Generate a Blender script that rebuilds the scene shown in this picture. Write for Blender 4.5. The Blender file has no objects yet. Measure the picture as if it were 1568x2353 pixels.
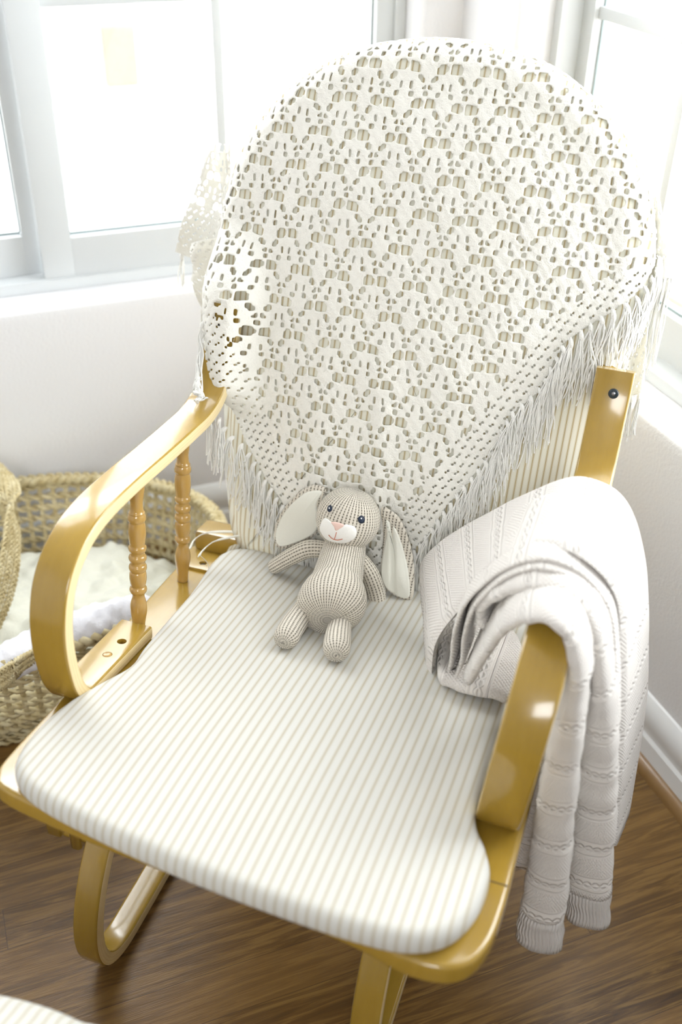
import bpy, bmesh, math, random
import numpy as np
from mathutils import Vector, Matrix, noise
random.seed(7); rng = np.random.default_rng(7)
PI = math.pi
sc = bpy.context.scene
COL = sc.collection

# ------------------------------------------------------------------ camera
F_PX = 2400.0
RC = np.array([[0.9453412248, 0.3256746599, 0.0163090340],
               [0.1974926264, -0.5320326565, -0.8233698531],
               [-0.2594737582, 0.7815863793, -0.5672707471]])
CAM = np.array([0.3513488, -0.7967190, 1.3683282])
def ray(px, py):
    return RC.T @ np.array([(px-784.0)/F_PX, (py-1176.5)/F_PX, 1.0])
def at(px, py, ax, val):
    """world point seen at photo pixel (px,py) on the plane axis=val"""
    d = ray(px, py); t = (val-CAM[ax])/d[ax]; return CAM+d*t
def atp(px, py, P0, n):
    d = ray(px, py); n = np.array(n, float)
    t = ((np.array(P0, float)-CAM)@n)/(d@n); return CAM+d*t

cam_d = bpy.data.cameras.new('camera'); cam_o = bpy.data.objects.new('camera', cam_d); COL.objects.link(cam_o)
cam_d.sensor_fit = 'VERTICAL'; cam_d.sensor_height = 36.0; cam_d.sensor_width = 24.0
cam_d.lens = 36.0*F_PX/2353.0
X, Y, Z = RC[0], -RC[1], -RC[2]
cam_o.matrix_world = Matrix(((X[0], Y[0], Z[0], CAM[0]), (X[1], Y[1], Z[1], CAM[1]), (X[2], Y[2], Z[2], CAM[2]), (0, 0, 0, 1)))
cam_d.clip_start = 0.02; cam_d.clip_end = 60
cam_d.dof.use_dof = True; cam_d.dof.focus_distance = 1.45; cam_d.dof.aperture_fstop = 2.4
sc.camera = cam_o

# ------------------------------------------------------------------ object helpers
def link(name, me, parent=None, mat=None, smooth=True):
    o = bpy.data.objects.new(name, me); COL.objects.link(o)
    if parent is not None:
        o.parent = parent
        o.matrix_parent_inverse = parent.matrix_world.inverted()
    if mat is not None:
        for m in (mat if isinstance(mat, (list, tuple)) else [mat]): me.materials.append(m)
    if smooth:
        me.polygons.foreach_set('use_smooth', [True]*len(me.polygons))
    return o
def empty(name, loc, label, cat, group=None):
    o = bpy.data.objects.new(name, None); COL.objects.link(o)
    o.matrix_world = Matrix.Translation(Vector([float(v) for v in loc])); o.location = [float(v) for v in loc]
    o.empty_display_size = 0.05
    tag(o, label, cat, group); return o
def tag(o, label=None, cat=None, group=None, kind=None):
    if label: o['label'] = label
    if cat: o['category'] = cat
    if group: o['group'] = group
    if kind: o['kind'] = kind
    return o
def mesh(name, V, Fc, uv=None, parent=None, mat=None, smooth=True, fm=None):
    me = bpy.data.meshes.new(name)
    V = np.asarray(V, float)
    me.from_pydata(V.tolist(), [], [tuple(int(i) for i in f) for f in Fc])
    if uv is not None:
        uv = np.asarray(uv, float)
        l = me.uv_layers.new(name='UVMap')
        idx = np.zeros(len(me.loops), dtype=np.int32); me.loops.foreach_get('vertex_index', idx)
        l.data.foreach_set('uv', uv[idx].ravel())
    me.validate(); me.update()
    o = link(name, me, parent, mat, smooth)
    if fm is not None:
        me.polygons.foreach_set('material_index', [int(v) for v in fm])
    return o
def auto_smooth(o, deg=35):
    me = o.data; bm = bmesh.new(); bm.from_mesh(me)
    for e in bm.edges:
        if len(e.link_faces) == 2 and e.calc_face_angle(0) > math.radians(deg): e.smooth = False
    bm.to_mesh(me); bm.free()

class MB:
    """collects shapes into one mesh"""
    def __init__(s): s.V = []; s.F = []; s.U = []; s.M = []; s.n = 0
    def add(s, V, F, U=None, m=0):
        V = np.asarray(V, float)
        s.V.append(V); s.U.append(np.zeros((len(V), 2)) if U is None else np.asarray(U, float))
        for f in F: s.F.append(tuple(i+s.n for i in f)); s.M.append(m)
        s.n += len(V); return s
    def build(s, name, mat, parent=None, smooth=True, ang=None):
        o = mesh(name, np.vstack(s.V), s.F, np.vstack(s.U), parent, mat, smooth, s.M if isinstance(mat, (list, tuple)) else None)
        if ang: auto_smooth(o, ang)
        return o

def nrm(v):
    v = np.asarray(v, float); return v/(np.linalg.norm(v)+1e-12)
def loft(secs, closed=True, cap=True, uoff=0.0):
    """secs: (n,m,3). closed around m. returns V,F,U (metres)"""
    S = np.asarray(secs, float); n, m, _ = S.shape
    if closed: S = np.concatenate([S, S[:, :1]], 1)
    mm = S.shape[1]
    V = S.reshape(-1, 3)
    du = np.linalg.norm(np.diff(S, axis=1), axis=2); u = np.concatenate([np.zeros((n, 1)), np.cumsum(du, 1)], 1)
    # keep u uniform in count around the widest ring
    tot = u[:, -1].max(); un = u/np.maximum(u[:, -1:], 1e-9)*tot
    dv = np.linalg.norm(np.diff(S.mean(1), axis=0), axis=1)
    dv2 = np.linalg.norm(np.diff(S, axis=0), axis=2).mean(1); dv = np.maximum(dv, dv2)
    v = np.concatenate([[0], np.cumsum(dv)])
    U = np.stack([un+uoff, np.repeat(v[:, None], mm, 1)], 2).reshape(-1, 2)
    F = []
    for i in range(n-1):
        for j in range(mm-1):
            a = i*mm+j; F.append((a, a+1, a+mm+1, a+mm))
    if cap and closed:
        V = V.tolist(); U = U.tolist()
        for i, flip in ((0, True), (n-1, False)):
            c = S[i, :-1].mean(0); ci = len(V); V.append(c.tolist()); U.append(U[i*mm])
            for j in range(mm-1):
                a = i*mm+j
                F.append((ci, a+1, a) if flip else (ci, a, a+1))
    return np.array(V), F, np.array(U)
def catmull(P, n=8):
    P = np.asarray(P, float); out = []
    for i in range(len(P)-1):
        p0 = P[max(i-1, 0)]; p1 = P[i]; p2 = P[i+1]; p3 = P[min(i+2, len(P)-1)]
        for k in range(n):
            t = k/n
            out.append(0.5*((2*p1)+(-p0+p2)*t+(2*p0-5*p1+4*p2-p3)*t*t+(-p0+3*p1-3*p2+p3)*t**3))
    out.append(P[-1]); return np.array(out)
def rrect(w, t, r, k=3):
    pts = []
    for cx, cy, a0 in ((w/2-r, t/2-r, 0), (-w/2+r, t/2-r, 90), (-w/2+r, -t/2+r, 180), (w/2-r, -t/2+r, 270)):
        for i in range(k+1):
            a = math.radians(a0+90*i/k); pts.append((cx+r*math.cos(a), cy+r*math.sin(a)))
    return np.array(pts)
def sweep_flat(path, sides, w, t, r=0.003, k=3):
    """ribbon of rounded-rect section; sides = lateral unit vectors"""
    path = np.asarray(path, float); n = len(path); q = rrect(w, t, r, k); S = []
    sides = np.asarray(sides, float)
    if sides.ndim == 1: sides = np.repeat(sides[None], n, 0)
    for i in range(n):
        tg = nrm(path[min(i+1, n-1)]-path[max(i-1, 0)]); s = nrm(sides[i]); nn = nrm(np.cross(tg, s))
        S.append(path[i]+q[:, :1]*s+q[:, 1:]*nn)
    return S
def tube(path, rad, k=8, flat=1.0):
    path = np.asarray(path, float); n = len(path)
    rad = np.full(n, rad) if np.isscalar(rad) else np.asarray(rad, float)
    T = [nrm(path[min(i+1, n-1)]-path[max(i-1, 0)]) for i in range(n)]
    up = np.array([0, 0, 1.0]) if abs(T[0][2]) < 0.9 else np.array([1.0, 0, 0])
    a = nrm(np.cross(T[0], up)); S = []
    for i in range(n):
        a = nrm(a-T[i]*(a@T[i])); b = np.cross(T[i], a)
        th = np.arange(k)*2*PI/k
        S.append(path[i]+rad[i]*(np.cos(th)[:, None]*a+flat*np.sin(th)[:, None]*b))
    return S
def box(c, d, R=None, bev=0.0):
    bm = bmesh.new(); bmesh.ops.create_cube(bm, size=1.0)
    bmesh.ops.scale(bm, vec=d, verts=bm.verts)
    if bev > 0: bmesh.ops.bevel(bm, geom=bm.edges[:], offset=bev, segments=2, affect='EDGES', profile=0.6)
    bm.verts.ensure_lookup_table()
    V = np.array([v.co[:] for v in bm.verts]); Fc = [tuple(v.index for v in f.verts) for f in bm.faces]; bm.free()
    U = V[:, :2].copy()
    if R is not None: V = V@np.asarray(R, float).T
    return V+np.asarray(c, float), Fc, U
def cut(o, cutters):
    for c in cutters:
        m = o.modifiers.new('b', 'BOOLEAN'); m.operation = 'DIFFERENCE'; m.object = c; m.solver = 'EXACT'
    dg = bpy.context.evaluated_depsgraph_get(); dg.update()
    me = bpy.data.meshes.new_from_object(o.evaluated_get(dg)); o.modifiers.clear(); old = o.data; o.data = me
    me.name = o.name
    for c in cutters: bpy.data.objects.remove(c, do_unlink=True)
    auto_smooth(o, 35)
def apply_mods(o):
    bpy.context.view_layer.update()
    dg = bpy.context.evaluated_depsgraph_get(); dg.update()
    me = bpy.data.meshes.new_from_object(o.evaluated_get(dg)); o.modifiers.clear(); o.data = me; me.name = o.name

# ------------------------------------------------------------------ materials
class NT:
    def __init__(s, name):
        s.m = bpy.data.materials.new(name); s.m.use_nodes = True; s.t = s.m.node_tree; s.t.nodes.clear()
        s.out = s.n('ShaderNodeOutputMaterial'); s.b = s.n('ShaderNodeBsdfPrincipled'); s.l(s.b.outputs[0], s.out.inputs[0])
    def n(s, ty, **k):
        x = s.t.nodes.new(ty)
        for a, b in k.items(): setattr(x, a, b)
        return x
    def l(s, a, b): s.t.links.new(a, b)
    def put(s, sock, v):
        if isinstance(v, bpy.types.NodeSocket): s.l(v, sock)
        elif v is not None: sock.default_value = v
    def ma(s, op, a, b=None, c=None):
        x = s.n('ShaderNodeMath', operation=op); s.put(x.inputs[0], a)
        if b is not None: s.put(x.inputs[1], b)
        if c is not None: s.put(x.inputs[2], c)
        return x.outputs[0]
    def xyz(s, kind='Object'):
        tc = s.n('ShaderNodeTexCoord'); sp = s.n('ShaderNodeSeparateXYZ'); s.l(tc.outputs[kind], sp.inputs[0]); return tc.outputs[kind], sp.outputs
    def mapv(s, vec, scale=(1, 1, 1), rot=(0, 0, 0)):
        x = s.n('ShaderNodeMapping'); s.l(vec, x.inputs[0]); x.inputs['Scale'].default_value = scale; x.inputs['Rotation'].default_value = rot; return x.outputs[0]
    def noise(s, vec=None, scale=5, detail=3, rough=0.5, dist=0.0):
        x = s.n('ShaderNodeTexNoise'); s.put(x.inputs['Vector'], vec); x.inputs['Scale'].default_value = scale
        x.inputs['Detail'].default_value = detail; x.inputs['Roughness'].default_value = rough; x.inputs['Distortion'].default_value = dist
        return x.outputs[0]
    def mix(s, f, a, b):
        x = s.n('ShaderNodeMix', data_type='RGBA'); s.put(x.inputs[0], f)
        s.put(x.inputs[6], a if isinstance(a, bpy.types.NodeSocket) else (*a, 1)); s.put(x.inputs[7], b if isinstance(b, bpy.types.NodeSocket) else (*b, 1)); return x.outputs[2]
    def ramp(s, f, stops):
        x = s.n('ShaderNodeValToRGB'); s.l(f, x.inputs[0]); e = x.color_ramp.elements
        while len(e) < len(stops): e.new(0.5)
        for i, (p, c) in enumerate(stops): e[i].position = p; e[i].color = (*c, 1)
        return x.outputs[0]
    def bump(s, h, strength=0.5, dist=0.002):
        x = s.n('ShaderNodeBump'); x.inputs['Strength'].default_value = strength; x.inputs['Distance'].default_value = dist
        s.l(h, x.inputs['Height']); s.l(x.outputs[0], s.b.inputs['Normal']); return x
    def set(s, col=None, rough=None, spec=None, coat=None, sheen=None):
        if col is not None: s.put(s.b.inputs['Base Color'], col if isinstance(col, bpy.types.NodeSocket) else (*col, 1))
        if rough is not None: s.put(s.b.inputs['Roughness'], rough)
        if spec is not None: s.b.inputs['Specular IOR Level'].default_value = spec
        if coat is not None: s.b.inputs['Coat Weight'].default_value = coat; s.b.inputs['Coat Roughness'].default_value = 0.12
        if sheen is not None: s.b.inputs['Sheen Weight'].default_value = sheen
        return s.m

def plain(name, col, rough=0.6, spec=0.4, **k):
    t = NT(name); return t.set(col, rough, spec, **k)
def m_wall():
    t = NT('wall_paint'); v, _ = t.xyz('Object')
    n = t.noise(v, 160, 3, 0.55); t.bump(n, 0.35, 0.002); return t.set((0.84, 0.84, 0.85), 0.65, 0.3)
def m_maple(name, a=(0.43, 0.275, 0.036), b=(0.35, 0.215, 0.024), rough=0.27):
    t = NT(name); v, _ = t.xyz('Object')
    n = t.noise(t.mapv(v, (26, 5, 5)), 6, 4, 0.6, 0.3); f = t.noise(t.mapv(v, (240, 14, 14)), 4, 2, 0.5)
    c = t.mix(n, a, b); c = t.mix(t.ma('MULTIPLY', f, 0.18), c, (0.40, 0.22, 0.06))
    t.bump(f, 0.04, 0.001); return t.set(c, rough, 0.5, coat=0.8)
def m_ply():
    t = NT('ply_edge'); v, o = t.xyz('UV')
    w = t.ma('SINE', t.ma('MULTIPLY', o[0], 2*PI/0.0045)); w = t.ma('MULTIPLY_ADD', w, 0.5, 0.5)
    n = t.noise(v, 60, 3)
    c = t.mix(t.ma('MULTIPLY', w, 0.5), (0.86, 0.70, 0.38), (0.70, 0.50, 0.22)); c = t.mix(t.ma('MULTIPLY', n, .3), c, (0.88, 0.76, 0.48))
    return t.set(c, 0.4, 0.4, coat=0.3)
def m_tick(name, P=0.0112, base=(0.65, 0.64, 0.59), st=(0.51, 0.46, 0.35)):
    """ticking: cream cloth, tan band with a hairline on each side"""
    t = NT(name); v, o = t.xyz('UV')
    u = t.ma('FRACT', t.ma('DIVIDE', t.ma('ADD', o[0], 5.0), P)); d = t.ma('ABSOLUTE', t.ma('SUBTRACT', u, 0.5))
    band = t.ma('LESS_THAN', d, 0.115)
    ln = t.ma('MULTIPLY', t.ma('GREATER_THAN', d, 0.175), t.ma('LESS_THAN', d, 0.215))
    weave = t.noise(t.mapv(v, (1, 1, 1)), 1500, 2)
    c = t.mix(t.ma('MULTIPLY', band, 0.95), base, st)
    c = t.mix(t.ma('MULTIPLY', ln, 0.65), c, st)
    t.bump(weave, 0.25, 0.0006); return t.set(c, 0.85, 0.2, sheen=0.1)
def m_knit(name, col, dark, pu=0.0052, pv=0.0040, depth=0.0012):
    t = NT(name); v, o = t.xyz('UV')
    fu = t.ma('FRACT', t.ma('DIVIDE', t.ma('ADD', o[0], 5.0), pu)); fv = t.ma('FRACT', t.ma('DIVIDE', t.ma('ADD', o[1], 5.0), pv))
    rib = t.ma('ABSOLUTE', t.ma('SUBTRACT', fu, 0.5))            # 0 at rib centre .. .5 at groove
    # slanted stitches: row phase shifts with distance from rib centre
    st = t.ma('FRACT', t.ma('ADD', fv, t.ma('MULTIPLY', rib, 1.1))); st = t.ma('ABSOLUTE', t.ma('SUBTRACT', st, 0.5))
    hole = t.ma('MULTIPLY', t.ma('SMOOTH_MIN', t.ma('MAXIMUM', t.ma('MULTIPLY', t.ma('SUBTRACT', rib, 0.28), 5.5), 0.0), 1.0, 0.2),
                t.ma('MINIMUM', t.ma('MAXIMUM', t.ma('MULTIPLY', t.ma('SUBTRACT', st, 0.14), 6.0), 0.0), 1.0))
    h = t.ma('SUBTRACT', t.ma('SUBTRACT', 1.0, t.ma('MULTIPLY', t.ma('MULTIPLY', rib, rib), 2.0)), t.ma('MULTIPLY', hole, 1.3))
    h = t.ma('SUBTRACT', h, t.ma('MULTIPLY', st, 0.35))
    t.bump(h, 1.0, depth); c = t.mix(hole, col, dark); return t.set(c, 0.9, 0.15, sheen=0.25)  # shade inside the stitch gaps is painted into the colour
def m_cable():
    """pale knit with cables, ladders and moss panels running along V"""
    t = NT('cable_knit'); v, o = t.xyz('UV')
    W = 0.062
    k = t.ma('FRACT', t.ma('DIVIDE', t.ma('ADD', o[0], 5.0), W)); vv = t.ma('ADD', o[1], 5.0)
    # cable panel 0-.35
    sw = t.ma('SINE', t.ma('MULTIPLY', vv, 2*PI/0.034)); dx = t.ma('SUBTRACT', k, t.ma('MULTIPLY_ADD', sw, 0.055, 0.17))
    dx2 = t.ma('SUBTRACT', k, t.ma('MULTIPLY_ADD', sw, -0.055, 0.17))
    g = lambda d, s: t.ma('MAXIMUM', t.ma('SUBTRACT', 1.0, t.ma('MULTIPLY', t.ma('MULTIPLY', d, d), s)), 0.0)
    cable = t.ma('MAXIMUM', g(dx, 400.0), g(dx2, 400.0))
    # ladder ribs
    lad = t.ma('MAXIMUM', g(t.ma('SUBTRACT', k, 0.36), 2500.0), g(t.ma('SUBTRACT', k, 0.98), 2500.0))
    # moss .42-.92
    ms = t.ma('MULTIPLY', t.ma('SINE', t.ma('MULTIPLY', o[0], 2*PI/0.006)), t.ma('SINE', t.ma('MULTIPLY', vv, 2*PI/0.006)))
    inm = t.ma('MULTIPLY', t.ma('GREATER_THAN', k, 0.42), t.ma('LESS_THAN', k, 0.92))
    h = t.ma('ADD', t.ma('ADD', cable, t.ma('MULTIPLY', lad, 0.6)), t.ma('MULTIPLY', t.ma('MULTIPLY', ms, inm), 0.28))
    fz = t.noise(v, 900, 3); fine = t.ma('SINE', t.ma('MULTIPLY', o[0], 2*PI/0.0028))
    h = t.ma('ADD', h, t.ma('ADD', t.ma('MULTIPLY', fz, 0.25), t.ma('MULTIPLY', fine, 0.05)))
    t.bump(h, 1.0, 0.0026); return t.set((0.83, 0.785, 0.73), 0.92, 0.1, sheen=0.25)
def m_rib():
    t = NT('ribbed_hem'); v, o = t.xyz('UV'); w = t.ma('SINE', t.ma('MULTIPLY', o[0], 2*PI/0.0045))
    t.bump(w, 0.9, 0.0015); return t.set((0.83, 0.785, 0.73), 0.92, 0.1, sheen=0.25)
def m_yarn(name, col, scale=900):
    t = NT(name); v, o = t.xyz('Object'); n = t.noise(t.mapv(v, (1, 1, .6)), scale, 3, 0.6); w = t.noise(v, scale*0.28, 2)
    t.bump(t.ma('ADD', n, t.ma('MULTIPLY', w, 1.2)), 0.7, 0.0013); return t.set(col, 0.92, 0.12, sheen=0.3)
def m_plush(name, col):
    t = NT(name); v, o = t.xyz('Object'); n = t.noise(v, 700, 3); m = t.noise(v, 60, 2)
    t.bump(t.ma('ADD', n, m), 0.35, 0.0008); return t.set(col, 0.95, 0.05, sheen=0.5)
def m_wicker():
    t = NT('palm_leaf_rope'); v, o = t.xyz('Object'); n = t.noise(v, 55, 3); f = t.noise(t.mapv(v, (1, 1, .3)), 700, 2)
    c = t.ramp(n, [(0.3, (0.50, 0.40, 0.20)), (0.55, (0.66, 0.57, 0.34)), (0.75, (0.74, 0.67, 0.46))])
    t.bump(f, 0.5, 0.0008); return t.set(c, 0.75, 0.25)
def m_floor():
    t = NT('laminate_floor'); v, o = t.xyz('Object')
    W = 0.068; L = 0.62
    row = t.ma('FLOOR', t.ma('DIVIDE', o[1], W)); rnd = t.n('ShaderNodeTexWhiteNoise', noise_dimensions='1D'); t.l(row, rnd.inputs['W'])
    xs = t.ma('ADD', t.ma('DIVIDE', o[0], L), t.ma('MULTIPLY', rnd.outputs[0], 7.3)); colx = t.ma('FLOOR', xs)
    r2 = t.n('ShaderNodeTexWhiteNoise', noise_dimensions='2D'); cb = t.n('ShaderNodeCombineXYZ'); t.l(row, cb.inputs[0]); t.l(colx, cb.inputs[1]); t.l(cb.outputs[0], r2.inputs['Vector'])
    sh = t.n('ShaderNodeCombineXYZ'); t.put(sh.inputs[0], t.ma('MULTIPLY', r2.outputs[0], 9.0)); t.put(sh.inputs[1], t.ma('MULTIPLY', r2.outputs[0], 3.0)); 
    vm = t.n('ShaderNodeVectorMath', operation='ADD'); t.l(v, vm.inputs[0]); t.l(sh.outputs[0], vm.inputs[1])
    g1 = t.noise(t.mapv(vm.outputs[0], (1.5, 22, 1)), 4.0, 5, 0.62, 1.2)
    g2 = t.noise(t.mapv(vm.outputs[0], (6, 210, 1)), 3.5, 3, 0.6, 0.2)
    c = t.ramp(g1, [(0.34, (0.040, 0.017, 0.005)), (0.46, (0.120, 0.058, 0.015)), (0.60, (0.29, 0.165, 0.048))])
    c = t.mix(t.ma('MULTIPLY', g2, 0.55), c, (0.09, 0.05, 0.015))
    c = t.mix(t.ma('MULTIPLY', r2.outputs[0], 0.55), c, (0.30, 0.165, 0.050))
    fy = t.ma('FRACT', t.ma('DIVIDE', o[1], W)); fx = t.ma('FRACT', xs)
    gap = t.ma('MAXIMUM', t.ma('LESS_THAN', fy, 0.016), t.ma('LESS_THAN', fx, 0.0025))
    c = t.mix(t.ma('MULTIPLY', gap, 0.6), c, (0.05, 0.025, 0.01))
    t.bump(g2, 0.5, 0.0012)
    return t.set(c, t.ma('MULTIPLY_ADD', g2, 0.22, 0.22), 0.38)
def m_glass():
    t = NT('window_glass'); t.t.nodes.remove(t.b)
    tr = t.n('ShaderNodeBsdfTransparent'); gl = t.n('ShaderNodeBsdfGlossy'); gl.inputs['Roughness'].default_value = 0.02
    fr = t.n('ShaderNodeFresnel'); fr.inputs[0].default_value = 1.45; mx = t.n('ShaderNodeMixShader')
    tr.inputs[0].default_value = (0.97, 0.98, 0.98, 1)
    t.l(t.ma('MULTIPLY', fr.outputs[0], 0.7), mx.inputs[0]); t.l(tr.outputs[0], mx.inputs[1]); t.l(gl.outputs[0], mx.inputs[2]); t.l(mx.outputs[0], t.out.inputs[0]); return t.m

WALL = m_wall(); MAPLE = m_maple('honey_maple'); MAPLE_S = m_maple('turned_maple', (0.52, 0.32, 0.085), (0.43, 0.245, 0.05), 0.25)
PLY = m_ply(); TICK = m_tick('ticking_cloth'); TICKB = m_tick('ticking_cloth_back', 0.0090, (0.84, 0.82, 0.70), (0.54, 0.44, 0.25))  # one cloth in two colours: seat dimmed against glare, back brightened for shade
VINYL = plain('white_vinyl', (0.66, 0.685, 0.69), 0.35, 0.5); TRIM = plain('white_trim_paint', (0.90, 0.92, 0.925), 0.35, 0.5)
GASK = plain('grey_gasket', (0.30, 0.36, 0.36), 0.5); GLASS = m_glass()
OAKT = m_maple('oak_quarter_round', (0.30, 0.18, 0.075), (0.23, 0.13, 0.05), 0.35)
SHAWL = m_yarn('cream_crochet_yarn', (0.93, 0.91, 0.83)); FRINGE = m_yarn('cream_fringe_yarn', (0.95, 0.935, 0.875), 1500)
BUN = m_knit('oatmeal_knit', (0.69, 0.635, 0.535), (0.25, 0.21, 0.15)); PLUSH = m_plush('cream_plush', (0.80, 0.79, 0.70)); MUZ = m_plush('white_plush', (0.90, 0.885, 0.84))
PINK = plain('pale_pink_stitching', (0.83, 0.60, 0.52), 0.9, 0.1); ROSE = plain('rose_thread', (0.68, 0.26, 0.17), 0.9, 0.1)
NAVY = plain('navy_thread', (0.012, 0.022, 0.045), 0.45, 0.4); WHITE = plain('white_thread', (0.9, 0.9, 0.9), 0.6)
CABLE = m_cable(); RIB = m_rib(); WICK = m_wicker()
CHUNK = m_yarn('cream_chunky_wool', (0.82, 0.82, 0.71), 420); SNOW = m_yarn('white_wool', (0.82, 0.82, 0.86), 500)
STEEL = plain('screw_steel', (0.35, 0.35, 0.36), 0.35, 0.5); STEEL.node_tree.nodes['Principled BSDF'].inputs['Metallic'].default_value = 1.0
BLACK = plain('black_oxide_bolt', (0.02, 0.03, 0.035), 0.25, 0.6); DARK = plain('bore_dark', (0.10, 0.07, 0.04), 0.8)
FLOOR = m_floor()

# ------------------------------------------------------------------ room
D1 = np.array([0.76570424, 0.64319283, 0.0])       # along left wall towards the corner
D2 = np.array([-0.64319283, 0.76570424, 0.0])      # outwards through left wall / along right wall towards the corner
PL = np.array([-0.5211, 0.9133, 0.0])              # on left wall face
QR = np.array([0.456, 0.530, 0.0]) + D1*0.030      # on right wall face
Rw = np.stack([D1, D2, [0, 0, 1]], 1)              # local (s, n, z) -> world
sC = float((QR-PL)@D1)                             # corner s coordinate on left wall (origin PL)
nC = 0.0
def LW(s, n, z): return PL + D1*s + D2*n + np.array([0, 0, z])
ROT = math.atan2(D1[1], D1[0])
HC = 2.5; SB = -2.55; NB = -2.9      # ceiling, far extent along left wall, extent of room away from left wall
def slab(mb, s0, s1, n0, n1, z0, z1, bev=0.0):
    mb.add(*box((LW((s0+s1)/2, (n0+n1)/2, (z0+z1)/2)), (s1-s0, n1-n0, z1-z0), Rw, bev))
def struct(o, **k): o['kind'] = 'structure'; return o
# windows: left (in left wall, n>0 outward), right (in right wall, s>sC outward)
SILL = 0.578; HEAD = 2.05; DEP = 0.16
wl0, wl1 = -0.86, 0.450
wr1 = -0.20; wr0 = -1.42       # right window runs n from wr0..wr1 (n coordinate, corner at 0)
def wall_with_hole(name, mk):
    mb = MB(); mk(mb); return struct(mb.build(name, WALL, None, False))
# bullnosed sill edge: front of opening rounded
def rounded_opening(mb, P, along, out, a0, a1, z0, z1, r=0.02, dep=DEP):
    """reveal of a drywall opening: rounded corner strip + flat return, all four sides"""
    def pt(a, o, z): return P+along*a+out*o+np.array([0, 0, z])
    K = 6
    loops = []
    for k in range(K+1):
        th = k/K*PI/2; off = r*(1-math.sin(th)); o = r*(1-math.cos(th))
        loops.append((off, o))
    loops.append((0.0, dep))
    ringp = []
    for off, o in loops:
        # rounded-corner free rectangle expanding by off
        ringp.append([pt(a0-off, o, z0-off), pt(a1+off, o, z0-off), pt(a1+off, o, z1+off), pt(a0-off, o, z1+off)])
    V = np.array(ringp).reshape(-1, 3); Fc = []
    for i in range(len(loops)-1):
        for j in range(4):
            a = i*4+j; b = i*4+(j+1) % 4; Fc.append((a, b, b+4, a+4))
    mb.add(V, Fc)
r_ = 0.02
def mk_left(mb):
    T = DEP
    slab(mb, SB, wl0-r_, 0, T, 0, HC); slab(mb, wl1+r_, sC+T, 0, T, 0, HC)
    slab(mb, wl0-r_, wl1+r_, 0, T, 0, SILL-r_); slab(mb, wl0-r_, wl1+r_, 0, T, HEAD+r_, HC)
    rounded_opening(mb, PL, D1, D2, wl0, wl1, SILL, HEAD, r_)
def mk_right(mb):
    T = DEP
    slab(mb, sC, sC+T, NB, wr0-r_, 0, HC); slab(mb, sC, sC+T, wr1+r_, 0, 0, HC)
    slab(mb, sC, sC+T, wr0-r_, wr1+r_, 0, SILL-r_); slab(mb, sC, sC+T, wr0-r_, wr1+r_, HEAD+r_, HC)
    rounded_opening(mb, PL+D1*sC, D2, D1, wr0, wr1, SILL, HEAD, r_)
wl = wall_with_hole('wall_left', mk_left); auto_smooth(wl, 40)
wr = wall_with_hole('wall_right', mk_right); auto_smooth(wr, 40)
for w in (wl, wr): w.data.polygons.foreach_set('use_smooth', [True]*len(w.data.polygons))
mb = MB(); slab(mb, SB-0.1, SB, NB, DEP, 0, HC); struct(mb.build('wall_far_left', WALL, None, False))
mb = MB(); slab(mb, SB, -1.45, NB-0.1, NB, 0, HC); slab(mb, -.65, sC+DEP, NB-0.1, NB, 0, HC); slab(mb, -1.45, -.65, NB-0.1, NB, 2.35, HC); slab(mb, -1.45, -.65, NB-0.1, NB, 0, 1.42)  # opening added in this unseen wall to let fill light in
struct(mb.build('wall_behind', plain('low_bounce_wall', (0.38, 0.36, 0.33), 0.8), None, False))  # unseen wall coloured dark to cut bounce light under the chair
mb = MB(); slab(mb, SB-.1, sC+DEP, NB-.1, DEP, HC, HC+0.08); struct(mb.build('ceiling', WALL, None, False))
fl = bpy.data.meshes.new('floor')
V, Fc, U = box((0, 0, -0.025), (5, 5, 0.05)); fl.from_pydata(V.tolist(), [], Fc); fo = link('floor', fl, None, FLOOR, False); struct(fo)
fo.location = tuple(LW(-0.7, -1.3, 0)); fo.rotation_euler = (0, 0, ROT)

def baseboard(name, P, along, inn, a0, a1):
    prof = [(0, 0), (0.016, 0), (0.016, 0.055), (0.012, 0.062), (0.012, 0.075), (0.015, 0.082), (0.015, 0.105), (0.010, 0.118), (0.004, 0.126), (0, 0.128)]
    S = []
    for a in (a0, a1): S.append([P+along*a+inn*x+np.array([0, 0, z]) for x, z in prof])
    mb = MB(); mb.add(*loft(S)); o = mb.build(name, TRIM, None, True, 25); struct(o)
    q = [(0.0155, 0)]+[(0.0155+0.017*math.cos(t), 0.020*math.sin(t)) for t in np.linspace(0, PI/2, 7)]
    S = [[P+along*a+inn*x+np.array([0, 0, z]) for x, z in q] for a in (a0, a1)]
    mb = MB(); mb.add(*loft(S)); return o, mb
o, mq = baseboard('baseboard_left', PL, D1, -D2, SB, sC-0.0); struct(mq.build('trim_1', OAKT, None, True, 40))
o, mq = baseboard('baseboard_right', PL+D1*sC, D2, -D1, NB, 0); struct(mq.build('trim_2', OAKT, None, True, 40))

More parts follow.
